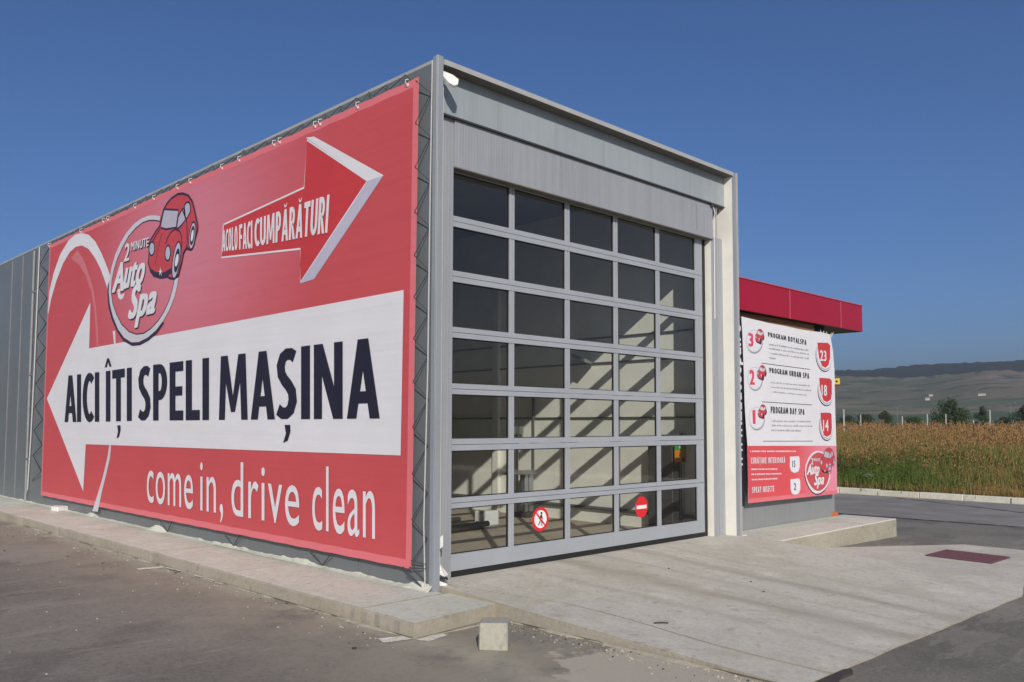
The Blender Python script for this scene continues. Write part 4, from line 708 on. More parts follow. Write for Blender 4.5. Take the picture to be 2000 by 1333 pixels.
# ================================================================== BIG SIDE BANNER
XB = -.062
def PL(layer): return lambda q, e=0: (XB-.0012*(layer+e), -q[0], q[1])
ban = thing('side_banner', 'huge red and white printed banner laced to the long side wall', 'banner', (-.06, 5.6, .18))
mb = MB(); S = ART['sheet']; NB = 44
def edge(a, b, n, sag):
    out = []
    for k in range(n+1):
        u = k/n; out.append((a[0]*(1-u)+b[0]*u, a[1]*(1-u)+b[1]*u+sag*abs(math.sin(u*math.pi*n/2))))
    return out
tl, bl_, br_, tr_ = S
topE = edge(tl, tr_, NB, -.009); botE = edge(bl_, br_, NB, .005)
for k in range(NB):
    for q0, q1 in (((topE[k], topE[k+1]), (botE[k], botE[k+1])),):
        mb.quad(*[PL(0)(q) for q in (q0[0], q0[1], q1[1], q1[0])], VI['base'])
        mb.quad(*[(XB+.0015, -q[0], q[1]) for q in (q0[1], q0[0], q1[0], q1[1])], VI['white'])
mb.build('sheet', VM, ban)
mb = MB()
def inset(E, sgn, wd): return [(a, b+sgn*wd) for a, b in E]
strip(mb, topE, inset(topE, -1, .075), PL(1), VI['hem']); strip(mb, botE, inset(botE, 1, .075), PL(1), VI['hem'])
strip(mb, [br_, tr_], [(br_[0]-.08, br_[1]), (tr_[0]-.08, tr_[1])], PL(1.3), VI['hem']); strip(mb, [bl_, tl], [(bl_[0]+.07, bl_[1]), (tl[0]+.07, tl[1])], PL(1.3), VI['hem'])
mb.build('hem', VM, ban)
mb = MB()
strip(mb, ART['arc2o'], ART['arc2i'], PL(2), VI['pink'])
strip(mb, ART['arc1o'], ART['arc1i'], PL(2.5), VI['white']); strip(mb, ART['arc3o'], ART['arc3i'], PL(2.5), VI['white']); strip(mb, ART['arc4o'], ART['arc4i'], PL(2.5), VI['pale'])
mb.poly([PL(3.5)(q) for q in ART['arrow']], VI['white']); mb.build('left_arrow', VM, ban)
mb = MB()
mb.poly([PL(2)(q) for q in ART['rarrow']], VI['red']); stroke(mb, ART['rarrow']+[ART['rarrow'][0]], .022, PL(2.6), VI['white'])
mb.poly([PL(3.2)(q) for q in ART['rtop']], VI['white']); mb.poly([PL(3.2)(q) for q in ART['rbot']], VI['grey']); mb.build('right_arrow', VM, ban)
def logo(mb, tf, base, ring='pale'):
    """Auto Spa roundel; tf(layer) gives the placement function"""
    A_ = ART; P = lambda k, l, c: mb.poly([tf(base+l)(q) for q in A_[k]], VI[c])
    P('ringd', 0, 'dark'); 
    cenr = A_['ringi'] ; P('ringi', .4, 'base')
    strip(mb, A_['ringo'], A_['ringi'], tf(base+1), VI[ring])
    stroke(mb, A_['ringi'], .018, tf(base+1.6), VI['dark'])
    P('body', 2.4, 'carred'); stroke(mb, A_['body']+[A_['body'][0]], .034, tf(base+3.8), VI['dark'])
    for k in ('wind', 'win2', 'win3'):
        P(k, 3.1, 'lightgrey'); stroke(mb, A_[k]+[A_[k][0]], .028, tf(base+3.9), VI['dark'])
    for k in ('l1', 'l2', 'l3', 'l4', 'l5'): stroke(mb, A_[k], .024 if k != 'l3' else .014, tf(base+3.5), VI['dark'])
    for k in ('lampa', 'lampb'): P(k, 3.6, 'cyan'); stroke(mb, A_[k]+[A_[k][0]], .026, tf(base+4.2), VI['dark'])
    P('bump', 3.4, 'dark')
    st_ = A_['star']; cx_ = sum(q[0] for q in st_)/10; cz_ = sum(q[1] for q in st_)/10
    mb.poly([tf(base+4.4)((cx_+(q[0]-cx_)*.6, cz_+(q[1]-cz_)*.7)) for q in st_], VI['white'])
    for a, b, c in (('whf', 'whfr', 'whf2'), ('whr', 'whrr', 'whr2')):
        P(a, 4.3, 'grey'); stroke(mb, A_[a]+[A_[a][0]], .026, tf(base+4.9), VI['dark']); P(b, 4.6, 'dark'); P(c, 5.1, 'white')
mb = MB(); logo(mb, PL, 5); mb.build('logo', VM, ban)
for t_, q, c, bo, rf, sh in WORDS:
    mb = MB()
    if t_ in ('2', 'MINUTE', 'A', 'uto', 'Spa'):
        put_text(mb, t_, [(x+.022, z-.022) for x, z in q], bo*1.1, rf, sh, PL(8.2), VI['dark'])
    if len(t_) > 3 and t_.isupper() and t_ != 'MINUTE' or t_ == 'ÎŢI': condensed(mb, t_, q, PL(9), VI[c])
    else: put_text(mb, t_, q, bo, rf, sh, PL(9), VI[c])
    if t_ == 'A': mb.poly([PL(9.2)(q) for q in ART['Atail']], VI['white'])
    mb.build('lettering', VM, ban)
# eyelets along the top
eye = MB(); ty = [-tl[0]+.0, 9.35, 8.3, 8.1, 7.0, 6.3, 5.5, 5.1, 4.18, 3.72, 2.88, 2.75, 2.0, 1.9, 1.2, .38]
first = None
for k, y in enumerate(ty):
    u = (tl[0]+y)/(tl[0]-tr_[0]) if 0 else (-y-tl[0])/(tr_[0]-tl[0]); z = tl[1]*(1-u)+tr_[1]*u-.02
    e_ = MB(); e_.tube([(XB-.004, y, z-.02), (XB-.03, y, z), (XB-.02, y+.01, z+.035), (XB+.02, y+.01, z+.05)], .005, 6); e_.prism([(XB-.004, y-.016, z-.03), (XB-.004, y+.016, z-.03), (XB-.004, y+.016, z-.002), (XB-.004, y-.016, z-.002)], (-.004, 0, 0)); e_.build('eyelet', M_white, ban)

# ---- ropes that hold it
def zig(name, label, pts, r, mat): mb = MB(); mb.tube(pts, r, 5); return tag(mb.build(name, mat), label, 'rope', 'ropes lacing the side banner')
pts = []; k = 0; z = 4.72
while z > .2:
    pts += [(XB-.006, .262-.01, z), (-.022, .085, z-.16)]; z -= .405+.02*math.sin(k); k += 1
zig('lacing_rope', 'dark zigzag cord lacing the banner edge to the corner post by the door', pts, .005, M_drope)
pts = []; z = 4.7; k = 0
while z > .25:
    pts += [(XB-.006, 11.04, z), (-.02, 11.72, z-.2)]; z -= .45+.02*math.sin(k); k += 1
zig('lacing_rope', 'dark zigzag cord lacing the banner edge at the far left end', pts, .008, M_drope)
pts = []
for k in range(40):
    y = .35+k*.27+random.uniform(-.05, .05); pts += [(XB-.004, y, 4.765-random.uniform(0, .02)), (-.02, y+.13+random.uniform(-.04, .04), 4.85+random.uniform(-.03, .01))]
zig('lacing_rope', 'dark cord zigzagging between the banner top and the roof edge', pts, .0045, M_drope)
pts = [(-.02, .07, 4.87), (-.03, .075, 3.6), (-.028, .09, 2.0), (-.035, .12, .6), (-.03, .10, .03)]
zig('corner_rope', 'pale taut cord running down the corner post beside the banner', pts, .006, M_rope)
pts = [(-.02, 11.78, 4.84), (-.03, 11.8, 2.4), (-.03, 11.86, 1.2), (-.03, 11.95, .25), (-.03, 12.1, .02)]
zig('corner_rope', 'pale taut cord running down the wall past the far left end of the banner', pts, .012, M_rope)
for a, lab in ((.24, 'two dark cords from the lower banner corner to the foot of the corner post'), (1.75, 'short V of dark cord under the banner near the door end'), (3.7, 'short V of dark cord under the middle of the banner'), (5.6, 'small V of dark cord under the banner below the word come')):
    mb = MB()
    if a < 1: mb.tube([(XB-.004, .27, .2), (XB-.004, .33, .14), (-.02, .10, -.0)], .005, 5); mb.tube([(XB-.004, .38, .19), (-.02, .12, .01)], .005, 5); mb.tube([(XB-.004, .26, .26), (-.03, .09, .24), (-.03, .09, .2), (XB-.004, .27, .19)], .005, 5)
    else: mb.tube([(XB-.004, a+.24, .185), (-.02, a+.05, .03), (XB-.004, a-.2, .185)], .006, 5)
    tag(mb.build('tie_cord', M_drope), lab, 'rope', 'ropes lacing the side banner')
# pipes and seam strips on the wall past the banner
g = thing('downpipe', 'slim pale grey pipe running down the side wall left of the banner', 'pipe', (-.03, 12.05, 0))
mb = MB(); mb.tube([(-.03, 12.05, .0), (-.03, 12.05, 4.8)], .022, 8); mb.build('pipe', mk('pipe_grey', (.27, .28, .29)), g)
for z in (.8, 2.4, 4.0): mb = MB(); mb.box(-.056, 12.015, z, -.001, 12.085, z+.03); mb.build('clip', M_steel, g)
mb = MB(); mb.box(-.012, 12.86, .02, -.0005, 12.885, 4.82); mb.box(-.012, 13.6, .02, -.0005, 13.62, 4.82); mb.build('panel_seam', mk('seam_grey', (.24, .25, .26)), bld)

# ================================================================== ANNEX, POSTER, CANOPY
ann = thing('annex_building', 'low grey annex with red canopy attached right of the tall hall', 'building', (7.1, .45, 0))
mb = MB(); mb.box(W+.001, .42, -.30, 8.93, 1.0, 2.96); mb.box(W+.001, 1.001, -.30, 8.93, 9.0, 2.96); mb.build('annex_wall', ribbed('annex_cladding', (.27, .28, .29), 'X', .06, .5, .1, .002), ann)
mb = MB(); mb.box(W+.001, .47, 2.961, 8.42, .50, 3.134); mb.build('top_board', mk('brown_board', (.26, .13, .06), .6, .3, 5, stretch=(.4, 1, 8)), ann)
mb = MB(); mb.box(W+.001, 2.2, 2.961, 8.8, 9.0, 3.134); mb.build('inner_wall', M_under, ann)
can = MB(); can.box(W+.0105, .36, 3.145, 10.0, 8.8, 3.57, 1, [1, 2, 1, 1, 1, 1])
M_soff = mk('brown_soffit', (.60, .33, .16), .6, .2, 4, stretch=(1, 6, 1)); M_cred = mk('canopy_red', (.38, .005, .026), .3, .05, 2, bs=.04, spec=.5)
cb = can.build('canopy', [M_cred, M_dark, M_soff], ann)
mb = MB()
for a, b in ((W+.011, 7.36), (7.385, 9.15), (9.175, 10.0)): mb.box(a, .348, 3.135, b, .3597, 3.59)
mb.build('fascia_panel', M_cred, cb, bevel=.003)
mb = MB(); mb.box(10.0005, .35, 3.135, 10.012, 8.8, 3.59); mb.build('fascia_panel', M_cred, cb)
mb = MB(); mb.box(W+.011, .335, 3.5905, 10.02, 8.8, 3.606); mb.box(7.3605, .350, 3.135, 7.3845, .3595, 3.59); mb.box(9.1505, .350, 3.135, 9.1745, .3595, 3.59); mb.build('edge_strip', mk('pale_red_trim', (.55, .10, .14), .4), cb)
PP = lambda layer: (lambda q, e=0: (q[0], .30-.0012*(layer+e)+.012*(q[1]-1.7), q[1]))
pos = thing('price_poster', 'white and red price list poster with three wash programs on the annex front', 'poster', (7.2, .3, .4))
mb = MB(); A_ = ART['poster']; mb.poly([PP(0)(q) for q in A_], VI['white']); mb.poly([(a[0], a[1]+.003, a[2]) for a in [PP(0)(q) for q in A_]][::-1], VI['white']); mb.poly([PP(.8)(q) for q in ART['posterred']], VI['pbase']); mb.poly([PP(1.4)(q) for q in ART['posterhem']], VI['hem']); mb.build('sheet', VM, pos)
mb = MB()
for q in ART['bars']: # lines of small print, broken into words
    a, b, c, d = [Vector(p) for p in q]; u = 0.
    while u < .97:
        l = random.uniform(.008, .016); v_ = min(1, u+l); hi = random.choice((0, 0, .35, -.3))
        mb.quad(*[PP(2)(x) for x in (a.lerp(b, u), a.lerp(b, v_), (d+(d-a)*hi).lerp(c+(c-b)*hi, v_), (d+(d-a)*hi).lerp(c+(c-b)*hi, u))], VI['thin']); u = v_+(.006 if random.random() < .8 else .020)
for q in ART['wbars']:
    a, b, c, d = [Vector(p) for p in q]; u = 0.
    while u < .97:
        l = random.uniform(.012, .025); v_ = min(1, u+l)
        mb.quad(*[PP(2)(x) for x in (a.lerp(b, u), a.lerp(b, v_), d.lerp(c, v_), d.lerp(c, u))], VI['pink' if 0 else 'white']); u = v_+(.008 if random.random() < .8 else .024)
for q in ART['rules']: mb.poly([PP(2)(x) for x in q], VI['dark'])
mb.build('small_print', VM, pos)
mb = MB()
for q in ART['rings']:
    n = len(q)//2; o_, i_ = q[:n], q[n:]
    mb.poly([PP(1.6)((x+.012, z-.02)) for x, z in o_], VI['thin'])
    mb.poly([PP(2)(x) for x in o_], VI['pale']); mb.poly([PP(2.4)(x) for x in i_], VI['white']); mb.build('badge', VM, pos); mb = MB()
for k in (1, 2, 3):
    q = ART['badge%d' % k]; cx_ = sum(p[0] for p in q)/len(q); cz_ = sum(p[1] for p in q)/len(q)
    x0_, x1_, z0_, z1_ = min(p[0] for p in q), max(p[0] for p in q), min(p[1] for p in q), max(p[1] for p in q)
    xc, zc, rx, rz_ = (x0_+x1_)/2+.01, (z0_+z1_)/2-.01, (x1_-x0_)*.66, (z1_-z0_)*.60
    for s_, l, c_, dx_, dz_ in ((1.0, 1.8, 'dark', -.014, -.018), (1.0, 2.1, 'white', 0, 0), (.93, 2.4, 'thin', 0, 0), (.90, 2.7, 'white', .004, .006)): mb.poly([PP(l)((xc+dx_+rx*s_*math.cos(a*math.pi/16), zc+dz_+rz_*s_*math.sin(a*math.pi/16))) for a in range(32)], VI[c_])
    mb.poly([PP(3.3)(x) for x in q], VI['red'])
    mb.build('badge', VM, pos); mb = MB()
for k in (4, 5):
    q = ART['badge%d' % k]; cx_ = sum(p[0] for p in q)/len(q); cz_ = sum(p[1] for p in q)/len(q)
    mb.poly([PP(2.2)((cx_+(x-cx_)*1.12+.01, cz_+(z-cz_)*1.05-.01)) for x, z in q], VI['pink']); mb.poly([PP(3)(x) for x in q], VI['white']); mb.build('badge', VM, pos); mb = MB()
for t_, q, c, bo, rf, sh in PWORDS: 
    mb = MB()
    if len(t_) > 3:
        for wd_, q_ in split_words(t_, q, .24, .5): mb = MB(); condensed(mb, wd_, q_, PP(4.5), VI[c], .24, .5); mb.build('lettering', VM, pos)
        continue
    put_text(mb, t_, q, bo, rf, sh, PP(4.5), VI['redtext' if c == 'red' else c])
    mb.build('lettering', VM, pos)
# round logo and three small cars, same drawing as on the big banner
def bbox(q): xs_ = [p[0] for p in q]; zs = [p[1] for p in q]; return min(xs_), max(xs_), min(zs), max(zs)
def remap(src, dst):
    a = bbox(src); b = bbox(dst)
    return lambda q: ((q[0]-a[0])/(a[1]-a[0])*(b[1]-b[0])+b[0], (q[1]-a[2])/(a[3]-a[2])*(b[3]-b[2])+b[2])
keep = dict(ART)
rm = remap(keep['ringo'], keep['minilogo']); mb = MB()
_st = stroke
def stroke(mb, pts, wd, place, mi): _st(mb, pts, wd*SC, place, mi)
SC = (bbox(keep['minilogo'])[1]-bbox(keep['minilogo'])[0])/(bbox(keep['ringo'])[1]-bbox(keep['ringo'])[0])
logo(mb, lambda l: (lambda q: PP(1+l*.6)(rm(q)) ) , 2.5, 'white')
for t_, q, c, bo, rf, sh in WORDS:
    if t_ in ('2', 'MINUTE', 'A', 'uto', 'Spa'): put_text(mb, t_, q, bo, rf, sh, lambda x, e=0: PP(6.5)(rm(x), e), VI['white'])
mb.build('logo', VM, pos)
mb = MB()
for d in keep['minicars']:
    rm = remap(keep['body'], d); pl = lambda l: (lambda q: PP(3+l*.6)(rm(q)))
    mb.poly([pl(0)(q) for q in keep['body']], VI['carred']); _st(mb, keep['body']+[keep['body'][0]], .045, pl(1), VI['dark'])
    for k in ('wind', 'win2', 'win3'): mb.poly([pl(1)(q) for q in keep[k]], VI['pale'])
    for k in ('lampa', 'lampb'): mb.poly([pl(1.4)(q) for q in keep[k]], VI['cyan'])
    mb.poly([pl(1.5)(q) for q in keep['whf']], VI['dark']); mb.poly([pl(1.5)(q) for q in keep['whr']], VI['dark']); mb.poly([pl(1.5)(q) for q in keep['bump']], VI['dark']); mb.build('small_car_print', VM, pos); mb = MB()
# dark strip with the web address, mostly hidden behind the hall corner
st_ = thing('address_strip', 'narrow black banner strip with white web address reading upwards beside the price poster', 'banner', (5.6, .33, .4))
mb = MB(); mb.box(5.30, .325, .36, 5.90, .329, 3.02); mb.build('sheet', VM[VI['black']], st_)
mb = MB(); put_text(mb, 'www.2autospa.ro', [(0, 0), (2.05, 0), (2.05, .30), (0, .30)], .03, 'x', 0, lambda q, e=0: (5.845-q[1], .3235-.001*e, .88+q[0]), 0); mb.build('lettering', V['white'], st_)
# flood lamp under the canopy with torn film
g = thing('soffit_lamp', 'black round lamp with torn pale film strips between the poster top and the red canopy', 'lamp', (8.75, .62, 3.0))
mb = MB(); n = 20; mb.prism([(8.72+.30*math.cos(2*math.pi*k/n), .62+.12*math.sin(2*math.pi*k/n), 2.99) for k in range(n)], (0, 0, .1545)); mb.build('housing', M_black, g)
mb = MB()
for k, (a, b, c) in enumerate(((8.66, 8.63, 3.09), (8.75, 8.75, 3.08), (8.84, 8.86, 3.07), (8.93, 9.06, 3.06), (9.0, 9.14, 3.09))): mb.prism([(a-.035, .47, 2.965), (a+.05, .47, 2.965), (b, .46, c)], (0, .006, 0))
mb.prism([(8.6, .46, 2.962), (9.02, .46, 2.962), (9.0, .46, 3.0), (8.64, .46, 3.0)], (0, .006, 0)); mb.build('torn_film', mk('film', (.6, .58, .5), .5), g)
# concrete step in front of the annex
g = thing('concrete_step', 'raised pale concrete step in front of the annex poster wall', 'step', (7.3, 0, -.28))
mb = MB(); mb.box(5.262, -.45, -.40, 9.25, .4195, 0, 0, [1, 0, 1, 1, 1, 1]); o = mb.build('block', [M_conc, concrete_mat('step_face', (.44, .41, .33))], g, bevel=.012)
mb = MB(); mb.tube([(8.82, .39, .03), (8.92, .39, .03)], .035, 10); tag(mb.build('pipe_stub', mk('orange_plastic', (.6, .16, .04), .5)), 'short orange pipe stub at the far bottom corner of the annex wall', 'pipe')

# ================================================================== SMALL THINGS
mb = MB(); q = Matrix.Rotation(R(-51), 3, 'Z'); c0 = Vector((-.60, -1.40, gz(-1)))
vs = []
for z in (0, .195):
    for a, b in ((-.105, -.10), (.108, -.104), (.104, .10), (-.1, .106)): vs.append(tuple(c0+q @ Vector((a*(1 if z == 0 else .97), b*(1 if z == 0 else .98), z+(.006 if a > 0 and z else 0)))))
mb.v = vs; mb.f = [(0,3,2,1),(4,5,6,7),(0,1,5,4),(1,2,6,5),(2,3,7,6),(3,0,4,7)]; mb.m = [0]*6
tag(mb.build('concrete_block', concrete_mat('block_concrete', (.46, .45, .38)), bevel=.010), 'loose pale concrete cube on the asphalt in front of the hall corner', 'concrete block')
# metal grate
g = thing('drain_grate', 'purple-brown steel drain grate set in the pale concrete at the right', 'grate', (7.42, -2.06, gz(7.4)))
gp = [(7.08, -1.66), (7.90, -1.64), (7.78, -2.46), (6.98, -2.47)]
M_gr = mk('grate_rust', (.135, .065, .085), .7, .2, 20)
zg = lambda x, y: rz(x, y)+.004
mb = MB(); mb.poly([(x, y, zg(x, y)) for x, y in gp], 0); mb.build('plate', M_gr, g)
mb = MB(); gp2 = gp+[gp[0]]
for (a, b), (c, d) in zip(gp2[:-1], gp2[1:]): mb.tube([(a, b, zg(a, b)+.004), (c, d, zg(c, d)+.004)], .012, 4)
for k in range(1, 12):
    u = k/12; a = Vector(gp[0]).lerp(Vector(gp[1]), u); b = Vector(gp[3]).lerp(Vector(gp[2]), u); mb.tube([(a.x, a.y, zg(a.x, a.y)+.004), (b.x, b.y, zg(b.x, b.y)+.004)], .007, 4)
mb.build('bars', M_gr, g)
mb = MB(); mb.tube([(.60, -1.94, rz(.6, -1.94)+.008), (.66, -1.975, rz(.66, -1.97)+.010), (.70, -2.0, rz(.7, -2)+.006)], .006, 6)
tag(mb.build('metal_rod', M_dark), 'short dark metal rod lying on the ramp', 'rod')
mb = MB(); mb.prism([(.22, -3.41, -.13), (.34, -3.50, -.13), (.50, -3.47, -.13), (.66, -3.475, -.13), (.74, -3.43, -.13), (.68, -3.40, -.13), (.30, -3.395, -.13)], (0, 0, .016)); tag(mb.build('tar_patch', M_tar), 'dark tar piece at the front lip of the ramp', 'tar patch')
mb = MB()
for pl_ in ([(-1.06, -.60), (-1.10, -.74), (-.872, -.80), (-.872, -.68)], [(-.872, -.835), (-.84, -.94), (-.60, -.89), (-.62, -.835)], [(-1.16, 3.79), (-1.16, 3.68), (-.875, 3.62), (-.875, 3.73)], ):
    mb.poly([(x, y, gz(x)+.005) for x, y in pl_])
ribbon(mb, [(-.91, 2.4), (-.915, 3.55)], .022, lambda x, y: gz(x)+.021, .8)
struct(mb.build('painted_marking', M_paint))
# white litter on the pavement and plastic at the posts
mb = MB(); mb.prism([(-.20, 9.62, .003), (.0, 9.70, .003), (-.02, 9.92, .003), (-.16, 9.98, .003), (-.25, 9.8, .003)], (.0, .02, .085)); tag(mb.build('foam_scrap', M_white, bevel=.012), 'crumpled white foam scrap on the pavement under the far end of the banner', 'scrap')
mb = MB(); mb.prism([(.06, .03, .36), (.075, -.02, .40), (.08, -.015, .50), (.062, .02, .47)], (.012, .02, 0)); tag(mb.build('film_scrap', M_white), 'small white film scrap stuck low on the corner post edge', 'scrap')
g = thing('rolled_plastic', 'white and black curled plastic strips at the foot of the corner post', 'plastic strip', (.11, .04, .0))
mb = MB(); mb.prism([(.07, .03, .26), (.10, .0, .20), (.15, -.01, .14), (.13, .02, .12), (.07, .04, .15)], (.01, .02, 0)); mb.prism([(.07, .03, .09), (.13, -.02, .06), (.14, .0, .02), (.08, .04, .02)], (.01, .02, 0)); mb.build('white_strip', M_white, g)
mb = MB(); mb.tube([(.07, .05, .11), (.12, -.01, .115), (.15, .01, .10)], .012, 6); mb.tube([(.07, .05, .0), (.13, -.0, .03), (.15, .02, .01)], .014, 6); mb.build('black_strip', M_black, g)
mb = MB(); mb.prism([(W-.05, -.05, -.02), (W+.08, -.05, -.02), (W+.08, .01, -.02), (W-.0, .01, -.02)], (0, 0, .07)); tag(mb.build('foam_scrap', M_white, bevel=.015), 'small white foam lump at the foot of the right corner post', 'scrap')
# peeled protective film near the roof corner
mb = MB(); fl = [(.060, .05, 4.80), (.115, .02, 4.785), (.14, -.04, 4.75), (.165, -.09, 4.70), (.140, -.11, 4.64), (.105, -.10, 4.62), (.075, -.06, 4.65), (.062, .0, 4.72)]
fl2 = [(a+.010, b+.03, c-.012) for a, b, c in fl]
n = len(fl); i = 0; mb.v = fl+fl2; mb.f = [tuple(range(n)), tuple(range(2*n-1, n-1, -1))]+[(k, n+k, n+(k+1) % n, (k+1) % n) for k in range(n)]; mb.m = [0]*(n+2)
tag(mb.build('peeling_film', M_white), 'white curled protective film hanging off the roof corner above the door', 'plastic film')
# pebbles and crumbs
def pebble(name, x, y, z, s, mat, label, group):
    bm = bmesh.new(); bmesh.ops.create_icosphere(bm, subdivisions=1, radius=s)
    for v in bm.verts: v.co = Vector((v.co.x*random.uniform(.7, 1.3), v.co.y*random.uniform(.7, 1.2), v.co.z*random.uniform(.35, .7)))
    me = bpy.data.meshes.new(name); bm.to_mesh(me); bm.free(); me.materials.append(mat)
    o = bpy.data.objects.new(name, me); o.location = (x, y, z+s*.3); sc.collection.objects.link(o); tag(o, label, 'pebble', group)
for x, y, lab in ((2.55, -.72, 'small dark pebble on the ramp between the two tyre tracks, nearest the door'), (2.75, -1.55, 'small dark pebble on the ramp, second from the door'), (2.45, -1.85, 'small dark pebble on the middle of the ramp'), (-1.35, -.72, 'dark pebble on the asphalt left of the white paint stub')):
    pebble('pebble', x, y, rz(x, y) if x > 0 else gz(x), .013 if x > 0 else .022, M_dark, lab, 'dark pebbles')
# rubble grit along kerbs as ground litter
P_l = []; 
mb = MB()
for k in range(900):
    if k % 3 == 0: x = -.88-abs(random.gauss(0, .22)); y = random.uniform(-1, 10)
    elif k % 3 == 1: x = .05-abs(random.gauss(0, .16)); y = random.uniform(-3.4, -.85)
    else: x = random.uniform(-4.5, -.9); y = random.uniform(-3.5, 8)
    s = abs(random.gauss(0, .006))+.0025; z = gz(x); a = random.uniform(0, 3)
    p4 = [(x+s*math.cos(a+q), y+s*math.sin(a+q), z) for q in (0, 2.1, 4.2)]; top = (x, y, z+s*.9)
    i = len(mb.v); mb.v += p4+[top]; mi = 1 if random.random() < .25 else 0
    for f in ((0, 1, 3), (1, 2, 3), (2, 0, 3)): mb.f.append(tuple(i+j for j in f)); mb.m.append(mi)
struct(mb.build('grit', [M_kerb, M_dark]), 'stuff')

# ================================================================== FIELD: WEEDS
def sector(n, x0, x1, a0=6, a1=40):
    out = []
    while len(out) < n:
        x = x0+(x1-x0)*rng.random(n*2); a = np.radians(rng.uniform(a0, a1, n*2)); y = CAMP.y+(x-CAMP.x)*np.tan(a)
        out = list(zip(x, y)) if len(out) == 0 else out+list(zip(x, y))
    return np.array(out[:n])
def blades(P, hgt, wid, nb, lean, colf, spread):
    """P (n,2) tufts -> triangles"""
    n = len(P); B = np.repeat(P, nb, 0)+rng.normal(0, spread, (n*nb, 2)); m_ = n*nb
    z = -.17+.010*np.clip(B[:, 0]-17.2, 0, 60)+.03*np.sin(B[:, 0]*.7+B[:, 1]*.4)
    h = np.repeat(hgt, nb)*rng.uniform(.5, 1.1, m_); th = rng.uniform(0, 6.28, m_); ln = rng.uniform(0, lean, m_)*h; td = rng.uniform(0, 6.28, m_)
    wx = np.cos(th)*wid; wy = np.sin(th)*wid
    V_ = np.zeros((m_, 3, 3)); V_[:, 0] = np.stack([B[:, 0]-wx, B[:, 1]-wy, z-.03], 1); V_[:, 1] = np.stack([B[:, 0]+wx, B[:, 1]+wy, z-.03], 1)
    V_[:, 2] = np.stack([B[:, 0]+ln*np.cos(td), B[:, 1]+ln*np.sin(td), z+h], 1)
    return V_, h, z
_k = rng.normal(0, 1, (14, 2)); _p = rng.uniform(0, 6.28, 14)
def patch(P):   # clumpiness 0..1
    o = sum(np.sin(P[:, 0]*_k[i, 0]*(.5+.22*i)*.55+P[:, 1]*_k[i, 1]*(.5+.22*i)+_p[i])/(1+.18*i) for i in range(14))
    return 1/(1+np.exp(-1.5*o))
VV = []; CC = []
def add(V_, c0, c1):
    n = len(V_); C_ = np.ones((n, 3, 4)); C_[:, :2, :3] = c0[:, None, :]; C_[:, 2, :3] = c1; VV.append(V_.reshape(-1, 3)); CC.append(C_.reshape(-1, 4))
GREEN = np.array([.105, .150, .032]); GREEN2 = np.array([.065, .11, .026]); STRAW = np.array([.33, .215, .085]); RUST = np.array([.245, .145, .062]); OLIVE = np.array([.165, .145, .05])
def jit(c, n, s=.25): return c[None]*(1+rng.uniform(-s, s, (n, 1)))*(1+rng.uniform(-.1, .1, (n, 3)))
# near green nettles and grasses
for (n, x0, x1, base_h, wid, nb) in ((7400, 17.3, 23, .55, .012, 6), (12500, 23, 36, .75, .016, 5), (17000, 36, 80, .9, .03, 4)):
    P = sector(n, x0, x1); g_ = patch(P); az = np.degrees(np.arctan2(P[:, 1]-CAMP.y, P[:, 0]-CAMP.x)); gl = np.clip((az-17)/7, 0, 1)
    hh = base_h*(.45+.55*np.clip((P[:, 0]-17.2)/3.5, 0, 1))*(.55+.7*g_)
    V_, h, z = blades(P, hh, wid, nb, .35, None, .10); m_ = len(V_); gg = np.repeat(np.clip(gl*.8+g_*.75-.18-(P[:, 0]-17)*.022, 0, 1), nb) > rng.random(m_)
    c0 = np.where(gg[:, None], jit(GREEN2, m_), jit(OLIVE, m_)); c1 = np.where(gg[:, None], jit(GREEN*1.25, m_), np.where((rng.random(m_) < np.repeat(.85-.7*g_, nb))[:, None], jit(STRAW, m_), jit(OLIVE*1.2, m_)))
    add(V_, c0, c1)
P = sector(2600, 17.2, 18.3); V_, h, z = blades(P, np.full(2600, .20), .008, 5, .9, None, .10); add(V_, jit(STRAW*.55, len(V_)), jit(STRAW, len(V_)))
# leafy weeds: little leaf triangles along stems (nettle like)
P = sector(4200, 17.5, 27, 13, 30); az = np.degrees(np.arctan2(P[:, 1]-CAMP.y, P[:, 0]-CAMP.x)); P = P[rng.random(len(P)) < np.clip((az-15.5)/6.5, .10, 1)]
for k in range(16):
    n = len(P); hmax = .35+.70*np.clip((P[:, 0]-17.4)/3.5, 0, 1)*(.6+.5*patch(P)); u = rng.random(n)**.7; z = -.17+hmax*u; th = rng.uniform(0, 6.28, n); L = (.06+.10*rng.random(n))*(1.15-.8*u)
    c = np.stack([P[:, 0]+rng.normal(0, .03, n), P[:, 1]+rng.normal(0, .03, n), z], 1); d = np.stack([np.cos(th), np.sin(th), rng.uniform(-.5, .3, n)], 1); s_ = np.stack([-np.sin(th), np.cos(th), 0*th], 1)
    V_ = np.stack([c-s_*L[:, None]*.28+d*L[:, None]*.3, c+s_*L[:, None]*.28+d*L[:, None]*.3, c+d*L[:, None]*1.2], 1); V_ = V_.reshape(n, 3, 3)
    add(V_, jit(GREEN*.85, n, .4), jit(GREEN*1.35, n, .4))
